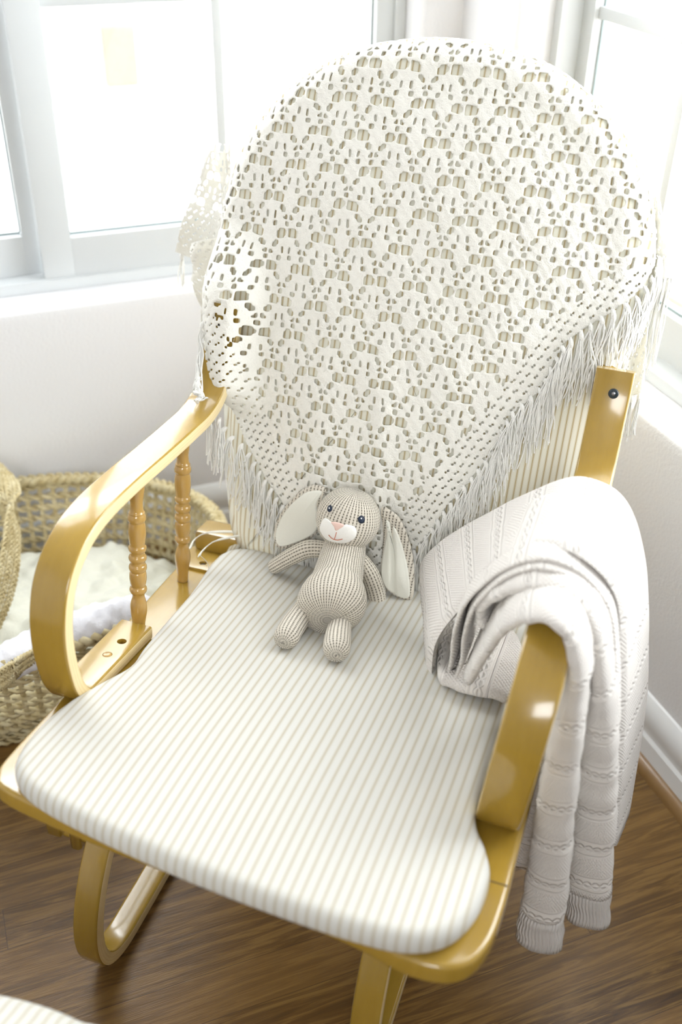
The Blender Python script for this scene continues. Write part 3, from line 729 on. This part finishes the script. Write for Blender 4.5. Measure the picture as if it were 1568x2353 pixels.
ntas = [0]
def strand_tubes(paths, r):
    mb = MB()
    for p in paths: mb.add(*loft(tube(p, r, 4), True, False))
    return mb
def tassel(paths, r=.00095):
    ntas[0] += 1
    mb = strand_tubes(paths, r)
    c = np.mean([p[0] for p in paths], 0); d = np.mean([p[1]-p[0] for p in paths], 0)
    # knot
    S = [c+d*t-nrm(d)*.001 + 0 for t in (0, .5, 1, 1.5, 2)]
    mb.add(*loft(tube(S, [.0012, .0032, .0036, .0030, .0012], 7)))
    return mb.build('tassel', FRINGE, shawl)
def edge_tassel(a, b, n2, L, ns=9, outl=.014):
    paths = []
    for k in range(ns):
        l = L*rng.uniform(.82, 1.12); m = 13; ph = rng.uniform(0, 6.3, 4); sp = rng.normal(0, .0028); amp = rng.uniform(.0005, .0022)
        P = np.zeros((m, 2)); P[0] = (a+rng.normal(0, .0012), b+rng.normal(0, .0012)); dirn = rng.normal(0, .10)
        for i in range(1, m):
            s = i/(m-1); t = min(1, s*l/outl); t = t*t*(3-2*t)
            d = nrm(np.array(n2)*(1-t)+np.array([dirn+.12*math.sin(5*s+ph[0]), -1.0])*t); P[i] = P[i-1]+d*l/(m-1)
        s = np.linspace(0, 1, m)
        if a < -.245: P[:, 0] = np.maximum(P[:, 0], -.292+rng.normal(0, .004))
        P[:, 0] += sp*np.minimum(s*3, 1)+amp*np.sin(s*9+ph[1])*s
        off = .010+.005*np.sin(PI*np.minimum(s*1.6, 1))*rng.uniform(.3, 1.4)+rng.uniform(0, .004)*s
        lf = float(hump(a, b+.07))*1.05
        if a < -.258 and b > .25:
            tg_ = -.287+.032*(.39-b)/.13+rng.normal(0, .0045); P[:, 0] = np.clip(a*(1-s)+tg_*s+.0015*np.sin(s*8+ph[1]), -.296, -.248); P[:, 1] = b-(b-max(.268, b-.075*rng.uniform(.8, 1.1)))*s; lf = np.maximum(np.interp(P[:, 1], [.20, .235, .26, .29, .32, .39], [.150, .130, .104, .080, .064, .050]), 0)
        W3 = drape(P, off, .026, lf)
        paths.append(W3)
    return tassel(paths)
# along the front edge
pts = EDGE[1:-1]; seg = np.linalg.norm(np.diff(pts, axis=0), axis=1); cum = np.concatenate([[0], np.cumsum(seg)])
apex = cum[9]; tot = cum[-1]; step = .0160
for s in np.arange(.02, tot-.02, step):
    a = np.interp(s, cum, pts[:, 0]); b = np.interp(s, cum, pts[:, 1])
    a2 = np.interp(s+.01, cum, pts[:, 0]); b2 = np.interp(s+.01, cum, pts[:, 1]); a1 = np.interp(s-.01, cum, pts[:, 0]); b1_ = np.interp(s-.01, cum, pts[:, 1])
    n2 = nrm([b2-b1_, -(a2-a1)])
    if n2[1] > .2: n2 = -n2
    if a < -.245 and b > .2: n2 = nrm([-.15, -1])
    if a < -.30: continue
    if abs(a) < .045 and b < .06 and a < .03: continue
    edge_tassel(a, b+.003, n2, rng.uniform(.075, .092) if a < 0 else rng.uniform(.080, .105), 11)
# side flaps that hang behind the cushion
def flap(quad, w, n1, n2, holes, bottom_n, L, tw=0.0):
    """quad: pixel TL,TR,BR,BL on the plane w behind the back"""
    ws = w if isinstance(w, (list, tuple)) else [w]*4
    C4 = [atp(px, py, back3(0, 0, wk), BW) for (px, py), wk in zip(quad, ws)]
    A = np.arange(n1+1, dtype=float); B = np.arange(n2+1, dtype=float)
    def mp(P):
        u = P[:, :1]/n1; v = P[:, 1:]/n2
        X = C4[0]*(1-u)*(1-v)+C4[1]*u*(1-v)+C4[2]*u*v+C4[3]*(1-u)*v
        return X+BW*(.008*np.sin(u*6+v*3)+.004*np.sin(v*11+u*2))-BW*tw*(1-u)
    V, Fq, U = sheet(A, B, lambda a, b: a > -1, lambda i, j, a, b: holes(i, j), mp)
    o = mesh('side_flap', V, Fq, U*CELL, shawl, SHAWL); knit_mods(o)
    for q in range(bottom_n):
        t = (q+.5)/bottom_n; base = mp(np.array([[t*n1, float(n2)]]))[0]; paths = []
        for k in range(9):
            l = L*rng.uniform(.85, 1.15); s = np.linspace(0, 1, 11); ph = rng.uniform(0, 6.3, 2)
            p = base+np.outer(s, [rng.normal(0, .004), rng.normal(0, .006), -l])
            p[:, 0] += .002*np.sin(s*6+ph[0])*s+rng.normal(0, .0015); p[:, 1] += .002*np.sin(s*7+ph[1])*s
            paths.append(p)
        tassel(paths)
flap([(490, 330), (530, 330), (530, 640), (400, 578)], -.085, 34, 64, lambda i, j: np.where(j < 36, lace_hole(i+3, j), mesh_hole(i, j) & (j < 61)), 5, .055)
flap([(440, 560), (515, 540), (512, 850), (452, 690)], -.075, 20, 50, lambda i, j: mesh_hole(i, j) & (j < 47), 4, .060)
flap([(1490, 400), (1512, 430), (1548, 640), (1440, 640)], -.090, 24, 44, lambda i, j: np.where(j < 24, lace_hole(i+7, j), mesh_hole(i, j) & (j < 41)), 6, .13)
flap([(1440, 620), (1500, 620), (1480, 900), (1430, 920)], -.10, 14, 50, lambda i, j: mesh_hole(i, j) & (j < 47), 3, .07)

# ------------------------------------------------------------------ knitted bunny
BP = back3(0, 0, .056)
def onb(px, py, w=.056): return atp(px, py, back3(0, 0, w), BW)
HCn = onb(800.5, 1191.5, .071); HR = .0465
bunny = empty('stuffed_bunny', onb(762, 1400, .05), 'small oatmeal knitted bunny with floppy ears sitting against the shawl on the seat', 'soft toy')
bpy.context.view_layer.update()
def on_head(px, py, lift=0.0, R=None):
    R = HR if R is None else R
    d = ray(px, py); d /= np.linalg.norm(d); o = CAM-HCn; b = o@d; c = o@o-(R+lift)**2; q = b*b-c
    if q < 0: t = -b; p = CAM+d*t; return HCn+nrm(p-HCn)*(R+lift)
    return CAM+d*(-b-math.sqrt(q))
fwd = nrm(on_head(768, 1205)-HCn); lat = nrm(on_head(830, 1194)-on_head(757, 1168)); lat = nrm(lat-fwd*(lat@fwd)); upv = nrm(np.cross(lat, fwd))
if upv[2] < 0: upv = -upv
# head
n1, n2 = 64, 40; V = []; U = []
for i in range(n2+1):
    la = -PI/2+PI*i/n2
    for j in range(n1+1):
        lo = -PI+2*PI*j/n1
        d = fwd*math.cos(la)*math.cos(lo)+lat*math.cos(la)*math.sin(lo)+upv*math.sin(la)
        V.append(HCn+d*HR*(1-.03*max(0, d@upv)**2)); U.append((lo*HR*.92, la*HR))
Fc = [(i*(n1+1)+j, i*(n1+1)+j+1, (i+1)*(n1+1)+j+1, (i+1)*(n1+1)+j) for i in range(n2) for j in range(n1)]
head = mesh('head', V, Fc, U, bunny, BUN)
sp = lambda px, py, h: atp(px, py, seat3(0, .3, .0335+.012+h), SN)
def solid_of_rev(c0, c1, prof, flat=.9, k=40, front=None):
    ax = c1-c0; L = np.linalg.norm(ax); ax = ax/L; a = nrm(np.cross(ax, BW)); b = np.cross(ax, a); th = np.arange(k)*2*PI/k
    return [c0+ax*t+r*(np.cos(th)[:, None]*a+flat*np.sin(th)[:, None]*b) for t, r in prof]
c0 = sp(762, 1388, .034); c1 = onb(795, 1246, .052)
L_ = np.linalg.norm(c1-c0)
bpf = catmull([(-.034, .004), (-.0325, .018), (-.028, .032), (-.018, .043), (-.004, .0485), (.012, .0480), (.03, .0435), (.048, .0375), (L_-.004, .031), (L_+.008, .024)], 4)
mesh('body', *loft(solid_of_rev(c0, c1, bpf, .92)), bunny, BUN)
def limb(name, pts, rads, flat=1.0, parent=None, ends=(True, True)):
    P = catmull(pts, 6); n = len(P); r = np.interp(np.linspace(0, 1, n), np.linspace(0, 1, len(rads)), rads)
    S = tube(P, r, 24, flat)
    def capd(i, sgn):
        c = P[i]; T = nrm(P[i]-P[i-sgn if i else 1]) if i else nrm(P[0]-P[1]); out = []
        for k in range(1, 7):
            a = k/6*PI/2*.97; out.append(c+T*r[i]*math.sin(a)+(S[i]-c)*math.cos(a))
        return out
    S2 = list(reversed(capd(0, 1)))+list(S)+capd(n-1, 1)
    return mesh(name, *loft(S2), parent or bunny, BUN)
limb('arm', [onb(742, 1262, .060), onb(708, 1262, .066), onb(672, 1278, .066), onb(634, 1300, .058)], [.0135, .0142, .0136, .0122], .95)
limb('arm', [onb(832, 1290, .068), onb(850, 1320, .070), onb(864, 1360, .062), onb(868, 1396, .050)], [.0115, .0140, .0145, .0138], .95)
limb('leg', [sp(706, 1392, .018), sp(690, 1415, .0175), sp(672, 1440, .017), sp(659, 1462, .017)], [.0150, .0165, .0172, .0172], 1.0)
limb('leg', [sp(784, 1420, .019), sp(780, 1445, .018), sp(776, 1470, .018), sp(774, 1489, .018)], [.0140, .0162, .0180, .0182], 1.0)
# patches sewn on the head
def head_patch(name, poly, lift, puff, mat, parent=head, rings=6):
    poly = np.array(poly, float); c = poly.mean(0); V = []; Fc = []; m = len(poly)
    for k in range(rings+1):
        f = k/rings; Q = c+(poly-c)*f
        for q in Q: V.append(on_head(q[0], q[1], lift+puff*math.sqrt(max(0, 1-f**3))-(.0008 if k == rings else 0)))
    for i in range(rings):
        for j in range(m):
            a = i*m+j; b = i*m+(j+1) % m; Fc.append((a, b, b+m, a+m))
    return mesh(name, V, Fc, np.array(V)[:, :2], parent, mat)
cz = lambda L: [(700+x/6.031, 1050+y/6.031) for x, y in L]
muz = smooth_closed(cz([(300, 845), (350, 880), (400, 930), (470, 965), (540, 945), (600, 935), (690, 960), (728, 1020), (715, 1100), (660, 1160), (560, 1198), (430, 1190), (300, 1150), (222, 1060), (205, 980), (232, 900), (265, 852)]), 4)
head_patch('muzzle', muz, .0004, .0032, MUZ, rings=8)
head_patch('nose', smooth_closed(cz([(362, 905), (440, 902), (545, 935), (543, 968), (490, 1003), (445, 1030), (420, 1020), (400, 965)]), 3), .0030, .0014, PINK)
def ell(cx, cy, rx, ry, ang, n=20):
    a = math.radians(ang); return cz([(cx+rx*math.cos(t)*math.cos(a)-ry*math.sin(t)*math.sin(a), cy+rx*math.cos(t)*math.sin(a)+ry*math.sin(t)*math.cos(a)) for t in np.arange(n)*2*PI/n])
for cx, cy, rx, ry, an, hx, hy in ((350, 715, 35, 50, 10, 344, 709), (790, 868, 50, 56, 0, 788, 853)):
    e = head_patch('eye', ell(cx, cy, rx, ry, an), .0006, .0016, NAVY)
    head_patch('highlight', ell(hx, hy, 11, 15, 0, 10), .0026, .0004, WHITE, e, 2)
mp = [on_head(*q, .0037) for q in cz([(335, 1080), (352, 1103), (372, 1124), (400, 1140), (430, 1150), (455, 1153), (480, 1150), (503, 1146), (526, 1137)])]
mb = MB(); mb.add(*loft(tube(mp, .00055, 6))); mb.add(*loft(tube([on_head(*q, .0039) for q in cz([(443, 1045), (434, 1080), (422, 1115), (414, 1142)])], .00055, 6))); mb.build('mouth', ROSE, head)
# ears
def ear(outline, outer, w, crease=None, wf=0.0):
    def mk(poly, nm, mat, w, th, r, bul, parent, cr=None):
        pts = [onb(x, y, w) for x, y in smooth_closed(poly, 4)]
        Q = np.array([((p-BO)@EX, (p-BO)@BV) for p in pts])
        def m3(a, b, h):
            d = 0
            if cr is not None:
                (x0, y0), (x1, y1) = cr; t = np.clip((b-y0)/(y1-y0+1e-9), 0, 1); xx = x0+(x1-x0)*t; d = -.005*math.exp(-((a-xx)/.0032)**2) if h > -.002 else 0
            return back3(a-BO[0]*0, b, w+h+d+.004*math.sin(b*60))
        V, Fc, U = pillow(Q, m3, th, r, bul, 9); return mesh(nm, V, Fc, U, parent, mat)
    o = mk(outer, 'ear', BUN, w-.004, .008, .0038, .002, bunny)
    cc = None
    if crease: cc = [((onb(x, y, w)-BO)@EX, (onb(x, y, w)-BO)@BV) for x, y in crease]
    mk(outline, 'ear_lining', PLUSH, w+.0005, .006, .0028, .003, o, cc)
ear([(740, 1131), (718, 1128), (698, 1135), (671, 1158), (648, 1185), (633, 1217), (632, 1241), (643, 1256), (668, 1252), (700, 1240), (724, 1222), (733, 1192), (728, 1158)],
    [(748, 1124), (722, 1115), (697, 1124), (668, 1150), (644, 1180), (628, 1214), (628, 1243), (641, 1261), (669, 1257), (702, 1244), (729, 1224), (738, 1192), (740, 1150)], .046)
ear([(888, 1196), (902, 1206), (914, 1226), (926, 1270), (938, 1320), (943, 1362), (936, 1374), (918, 1371), (893, 1355), (877, 1325), (878, 1275), (888, 1228)],
    [(876, 1166), (900, 1174), (922, 1196), (938, 1242), (949, 1300), (952, 1350), (947, 1376), (930, 1379), (900, 1364), (876, 1332), (875, 1275), (880, 1215)], .046, [(900, 1205), (906, 1365)])
tg = MB(); tp = sp(811, 1423, .006); tg.add(*box(tp, (.006, .001, .011), np.stack([EX, SY, SN], 1), 0)); tg.build('care_tag', WHITE, bunny, False)

# ------------------------------------------------------------------ knitted blanket over the right armrest
blk = empty('knit_blanket', (.33, .18, .62), 'pale folded cable-knit blanket draped over the right armrest down to the floor', 'blanket')
bpy.context.view_layer.update()
def A3(L): return np.array([at(x, y, 1, yy) for x, y, yy in L])
def resamp(P, n):
    P = catmull(P, 8); d = np.concatenate([[0], np.cumsum(np.linalg.norm(np.diff(P, axis=0), axis=1))]); s = np.linspace(0, d[-1], n)
    return np.stack([np.interp(s, d, P[:, i]) for i in range(3)], 1), s
def nz(p, f, s=0.0): return noise.noise(Vector((p[0]*f+s, p[1]*f-s, p[2]*f+2*s)))
def ruffle(S, amp, f, seed):
    out = []
    for q in S:
        c = q.mean(0); out.append(np.array([p+nrm(p-c)*amp*nz(p, f, seed) for p in q]))
    return out
bb = MB()
def swapuv(t): V, F, U = t; return V, F, U[:, ::-1]
# outer wide layer: front edge and back edge curves
FA = A3([(992, 1562, 0.19), (1000, 1480, 0.185), (1040, 1420, 0.18), (1085, 1368, 0.172), (1130, 1315, 0.16), (1185, 1277, 0.148), (1250, 1260, 0.138), (1310, 1268, 0.13), (1368, 1304, 0.125), (1405, 1352, 0.125), (1424, 1420, 0.125), (1424, 1560, 0.13), (1418, 1750, 0.135), (1405, 1945, 0.14)])
BA = A3([(972, 1300, .375), (984, 1272, .37), (1015, 1243, .36), (1070, 1208, .355), (1135, 1176, .345), (1205, 1141, .335), (1280, 1109, .32), (1345, 1100, .31), (1412, 1126, .30), (1450, 1182, .30), (1475, 1280, .30), (1484, 1400, .30), (1478, 1620, .30), (1440, 1860, .30)])
n = 70
FAi = catmull(FA, 6); BAi = catmull(BA, 6); S = []
for i in range(len(FAi)):
    f, b = FAi[i], BAi[i]; i0, i1 = max(i-1, 0), min(i+1, len(FAi)-1)
    T = nrm((FAi[i1]-FAi[i0])+(BAi[i1]-BAi[i0])); sd = nrm(b-f); N = nrm(np.cross(T, sd)); w = np.linalg.norm(b-f); th = .0065
    q = []
    m = 22
    # top face, back edge, bottom face, front edge
    def arcc(t): return .010*math.sin(PI*t)   # slight crown across
    for k in range(m+1): t = k/m; q.append(f+sd*w*t+N*(-th+0)-N*arcc(t)*(1 if False else -1)*0)
    base = [f+sd*w*(k/m) for k in range(m+1)]
    up = [base[k]+N*th*math.sqrt(max(0, 1-(2*k/m-1)**14)) for k in range(m+1)]
    lo = [base[k]-N*th*math.sqrt(max(0, 1-(2*k/m-1)**14)) for k in range(m, -1, -1)]
    S.append(np.array(up+lo))
S = ruffle(S, .0030, 22, 3.1)
bb.add(*swapuv(loft(S)))
def roll(pts, hr, hy, yc, n=60, seed=0., amp=.002, f=30, e=2.6, hem=None, k=26, pucker=0.0):
    P, s = resamp(A3(pts), n); hr = np.interp(np.linspace(0, 1, n), np.linspace(0, 1, len(hr)), hr); hy = np.interp(np.linspace(0, 1, n), np.linspace(0, 1, len(hy)), hy)
    yc = np.interp(np.linspace(0, 1, n), np.linspace(0, 1, len(yc)), yc)
    S = []; th = np.arange(k)*2*PI/k
    for i in range(n):
        T = P[min(i+1, n-1)]-P[max(i-1, 0)]; T[1] = 0; T = nrm(T); Nn = np.array([-T[2], 0, T[0]])
        cs, sn = np.cos(th), np.sin(th); cx = np.sign(cs)*abs(cs)**(2/e); sy = np.sign(sn)*abs(sn)**(2/e)
        pk = 1+pucker*math.sin(s[i]*230+2*math.sin(s[i]*60+seed))
        S.append(P[i]+np.array([0, yc[i], 0])+hr[i]*pk*cx[:, None]*Nn+hy[i]*pk*sy[:, None]*np.array([0, 1.0, 0]))
    S = ruffle(S, amp, f, seed)
    if hem is None: bb.add(*swapuv(loft(S))); return
    h = max(2, int(n*hem)); bb.add(*swapuv(loft(S[:-h])))
    mb = MB(); V, F, U = loft(S[-h-1:]); mb.add(V, F, U); o = mb.build('ribbed_hem', RIB, blk)
# D: front fold resting on the arm and hanging outside
roll([(1074, 1572, 0.135), (1098, 1530, 0.12), (1132, 1480, 0.095), (1165, 1447, 0.07), (1208, 1430, 0.05), (1258, 1432, 0.038), (1298, 1462, 0.031), (1318, 1510, 0.027), (1322, 1570, 0.025), (1305, 1680, 0.023), (1283, 1800, 0.02), (1266, 1930, 0.015), (1250, 2060, 0.01), (1232, 2190, 0.004)],
     [.009, .010, .0105, .0115, .0118, .013, .018, .021, .023, .025, .027, .030], [.05, .055, .06, .06, .05, .035, .026, .022, .021, .021, .021, .019], [.05, .055, .06, .06, .05, .035, .026, .022, .021, .021, .02, .02], 96, 1.3, .0026, 34, 2.5, .075, 30, .035)
# C: second fold behind it
roll([(1112, 1452, 0.15), (1100, 1412, 0.145), (1125, 1385, 0.125), (1175, 1362, 0.105), (1225, 1354, 0.09), (1280, 1364, 0.08), (1328, 1398, 0.075), (1358, 1445, 0.072), (1370, 1510, 0.07), (1376, 1600, 0.07), (1374, 1740, 0.07), (1364, 1880, 0.068), (1354, 2010, 0.064), (1347, 2135, 0.06)],
     [.009, .0105, .011, .0118, .012, .014, .019, .022, .025, .027, .028, .028], [.05, .06, .06, .06, .05, .035, .026, .022, .021, .021, .021, .019], [.05, .06, .06, .06, .05, .035, .026, .022, .021, .021, .02, .02], 90, 4.3, .0026, 34, 2.5, .085, 30, .035)
# thin folded edges between the second fold and the outer layer
roll([(1040, 1572, 0.168), (1058, 1530, 0.165), (1064, 1470, 0.155), (1085, 1405, 0.14), (1140, 1345, 0.125), (1200, 1315, 0.112), (1262, 1312, 0.103), (1325, 1338, 0.1), (1370, 1384, 0.098), (1395, 1440, 0.096), (1404, 1540, 0.096), (1406, 1700, 0.096)],
     [.0045, .0045, .0048, .0048, .005, .005], [.07], [.07], 70, 7.7, .0012, 40)
roll([(1020, 1578, 0.176), (1034, 1530, 0.173), (1042, 1460, 0.165), (1068, 1392, 0.15), (1130, 1330, 0.135), (1195, 1296, 0.122), (1262, 1290, 0.113), (1328, 1316, 0.11), (1378, 1366, 0.108), (1405, 1430, 0.106), (1412, 1540, 0.106), (1412, 1700, 0.106)],
     [.0045, .0045, .0048, .0048, .005, .005], [.07], [.07], 70, 5.1, .0012, 40)
# back-facing hanging layer between fold rolls and wall
roll([(1195, 1640, .12), (1196, 1760, .12), (1190, 1880, .12), (1182, 2000, .12)][::1] if False else [(1288, 1560, .12), (1270, 1680, .12), (1240, 1830, .12), (1205, 1990, .12)],
     [.018, .022, .026, .028], [.006], [.0], 30, 9.1, .002, 30)
# bottom layer lying on the seat
bq = [atp(x, y, seat3(0, .2, .052), SN) for x, y in ((1002, 1560), (1035, 1582), (1085, 1600), (1130, 1606), (1175, 1612), (1200, 1560), (1190, 1480), (1110, 1400), (1020, 1440))]
bq = smooth_closed([(p[0], p[1]) for p in bq], 4)
V, Fc, U = pillow(bq, lambda a, b, w: seat3(a, b, .062+w)+SN*.003*nz((a, b, 0), 40, 2), .020, .009, .004, 7); bb.add(V, Fc, U)
bb.build('blanket_body', CABLE, blk)
# ------------------------------------------------------------------ basket
CB = LW(-.455, -.300, 0)
basket = empty('moses_basket', CB, 'oval woven palm basket with braided handles on the floor beside the chair', 'basket')
bpy.context.view_layer.update()
def ell3(t, a, b, z, extra=0): return CB+D1*(a+extra)*math.cos(t)+D2*(b+extra)*math.sin(t)+np.array([0, 0, z])
def wall_ab(z):   # radii at height
    f = min(1, z/.235); return .335+.065*f**.7, .190+.070*f**.7
HZ = .238
mb = MB(); rows = 11; NSEG = 300
for r in range(rows):
    z = .012+r*(HZ-.02)/(rows-1); a, b = wall_ab(z)
    for ph in (0, PI):
        P = []
        for i in range(NSEG+1):
            t = 2*PI*i/NSEG; tw = i*2*PI/NSEG*56+ph+r*1.3
            P.append(ell3(t, a, b, z+.0042*math.cos(tw), .0042*math.sin(tw)))
        mb.add(*loft(tube(P, .0042, 5, .8), True, False))
for i in range(96):
    t = 2*PI*i/96; P = [ell3(t+.0*k, *wall_ab(z), z) for k, z in enumerate(np.linspace(.0, HZ, 6))]
    tn = nrm(-D1*math.sin(t)*.4+D2*math.cos(t)*.27); mb.add(*loft(sweep_flat(P, tn, .009, .003, .001, 1)))
mb.build('woven_wall', WICK, basket)
a, b = wall_ab(.01); V, Fc, U = box((0, 0, 0), (1, 1, 1)); 
S = [[ell3(t, a*f, b*f, z) for t in np.arange(48)*2*PI/48] for f, z in ((.98, .002), (.98, .010), (.02, .011))]
mesh('base', *loft(S), basket, WICK)
def braid(mb, path, side, up, R, r, turns, k=6):
    """three-strand plait around a path"""
    n = len(path)
    for q in range(3):
        P = []
        for i in range(n):
            ph = turns*2*PI*i/(n-1)+q*2*PI/3
            P.append(path[i]+side[i]*R*math.sin(ph)+up[i]*R*.45*math.sin(2*ph))
        mb.add(*loft(tube(P, r, k, .75)))
mb = MB(); n = 420
for dz, dr in ((0, 0),):
    path = [ell3(2*PI*i/n, *wall_ab(HZ), HZ+.006) for i in range(n+1)]
    sd = [nrm(D1*math.cos(2*PI*i/n)*.27+D2*math.sin(2*PI*i/n)*.40) for i in range(n+1)]; upp = [np.array([0, 0, 1.0])]*(n+1)
    braid(mb, path, sd, upp, .010, .0065, 46)
mb.build('braided_rim', WICK, basket)
def handle(P, rows=3, w=.0145):
    mb = MB(); P = catmull(P, 16); n = len(P)
    for k in range(rows):
        off = (k-(rows-1)/2)*w
        pth = []; sds = []; ups = []
        for i in range(n):
            T = nrm(P[min(i+1, n-1)]-P[max(i-1, 0)]); s = nrm(np.cross(T, nrm(D2+np.array([0, 0, .2]))))
            if s@D1 < 0: s = -s
            pth.append(P[i]+s*off); sds.append(s); ups.append(np.cross(T, s))
        braid(mb, pth, sds, ups, w*.36, w*.22, 14)
    mb.build('handle', WICK, basket)
hp = lambda px, py, z: at(px, py, 2, z)
handle([at(-25, 1440, 2, .20), at(4, 1370, 2, .24), at(22, 1290, 2, .275), at(28, 1210, 2, .30), at(22, 1140, 2, .315), at(5, 1085, 2, .32), at(-40, 1040, 2, .31)])
handle([at(-130, 1680, 2, .23), at(-50, 1600, 2, .245), at(10, 1555, 2, .262), at(55, 1522, 2, .265), at(105, 1490, 2, .255), at(150, 1462, 2, .235)])
# wool throw inside
def lumps(name, outline, z0, hgt, mat, seed, nn=(90, 60), bump=.010, freq=34, nin=26):
    """puffy knitted heap over a plan outline (world xy)"""
    c = outline.mean(0); V = []; m = len(outline)
    for k in range(nin+1):
        f = max(.01, k/nin)
        for q in outline:
            p = c+(q-c)*f; e = max(0, 1-f**3.0)
            v = noise.voronoi(Vector((p[0]*freq+seed, p[1]*freq, seed)))[0]; d = v[0]
            big = noise.noise(Vector((p[0]*7+seed, p[1]*7, 1.0)))
            z = z0+hgt*e**.5*(1+.5*big)+bump*(1-min(1, d*1.5))*min(1, (1-f)*6+.3)+.004*noise.noise(Vector((p[0]*60, p[1]*60, seed)))
            V.append((p[0], p[1], z))
    Fc = [(i*m+j, i*m+(j+1) % m, (i+1)*m+(j+1) % m, (i+1)*m+j) for i in range(nin) for j in range(m)]
    k = len(V)
    for q in outline: p = c+(q-c)*.97; V.append((p[0], p[1], z0-.03))
    b0 = nin*m
    for j in range(m): Fc.append((b0+j, b0+(j+1) % m, k+(j+1) % m, k+j))
    Fc.append(tuple(range(k, k+m)))
    return mesh(name, V, Fc, np.array(V)[:, :2], None, mat)
th = np.arange(220)*2*PI/220
o1 = np.array([(ell3(t, .352*(1+.02*math.sin(5*t)), .208*(1+.03*math.sin(7*t+1)), 0))[:2] for t in th])
lp = lumps('wool_throw', o1, .085, .070, CHUNK, 2.0, bump=.020, freq=24, nin=70); tag(lp, 'cream chunky knit wool throw heaped inside the woven basket', 'blanket')
# white shawl spilling over the near rim
def ridge(pts, hw, hh, n=90, k=22, seed=0):
    P = catmull(pts, 20); S = []; th = np.arange(k)*2*PI/k; m = len(P)
    for i in range(m):
        T = nrm(P[min(i+1, m-1)]-P[max(i-1, 0)]); s = nrm(np.cross(T, [0, 0, 1])); u = np.cross(s, T); e = math.sqrt(max(.02, 1-(2*i/(m-1)-1)**6))
        q = P[i]+hw*e*np.cos(th)[:, None]*s+hh*e*np.sin(th)[:, None]*u
        q = np.array([p+nrm(p-P[i])*(.007*(1-min(1, noise.voronoi(Vector((p[0]*60, p[1]*60, p[2]*60)))[0][0]*1.5))+.006*nz(p, 30, seed)) for p in q]); S.append(q)
    return S
S = ridge([at(-60, 1560, 2, .225), at(20, 1520, 2, .235), at(90, 1482, 2, .240), at(160, 1450, 2, .245), at(230, 1425, 2, .245), at(300, 1404, 2, .235), at(345, 1385, 2, .215)], .034, .022, seed=4)
o = mesh('white_shawl', *loft(S), None, SNOW); tag(o, 'fluffy white knitted shawl lying along the near rim inside the basket', 'blanket')

# ------------------------------------------------------------------ ottoman, only a corner of its cushion is in view
oc = [at(-140, 2248, 2, .40), at(-10, 2266, 2, .40), at(95, 2292, 2, .40), at(180, 2326, 2, .40), at(260, 2372, 2, .40)]
ot = empty('ottoman', (oc[1][0], oc[1][1]-.15, 0), 'white striped ottoman cushion corner at the lower left edge of the photo', 'ottoman')
bpy.context.view_layer.update()
pl2 = [(p[0], p[1]) for p in oc]; d = np.array(pl2[-1])-np.array(pl2[0])
pl2 += [(pl2[-1][0]+.03, pl2[-1][1]-.09), (pl2[-1][0]-.0, pl2[-1][1]-.20), (pl2[0][0]-.05, pl2[0][1]-.24), (pl2[0][0]-.14, pl2[0][1]-.08)]
oo = smooth_closed(pl2, 6)
V, Fc, U = pillow(oo, lambda a, b, w: np.array([a, b, .40+w]), .05, .02, .01); mesh('cushion', V, Fc, U, ot, TICK)
cc = oo.mean(0)
V, Fc, U = pillow(cc+(oo-cc)*.9, lambda a, b, w: np.array([a, b, .349+w]), .022, .006, 0); mesh('top_board', V, Fc, U, ot, MAPLE)
for k in range(4):
    p = cc+(oo[int(len(oo)*(k+.5)/4)]-cc)*.55
    mesh('leg', *loft(sweep_flat([(p[0], p[1], .001), (p[0], p[1], .328)], EX, .035, .03, .004)), ot, MAPLE)
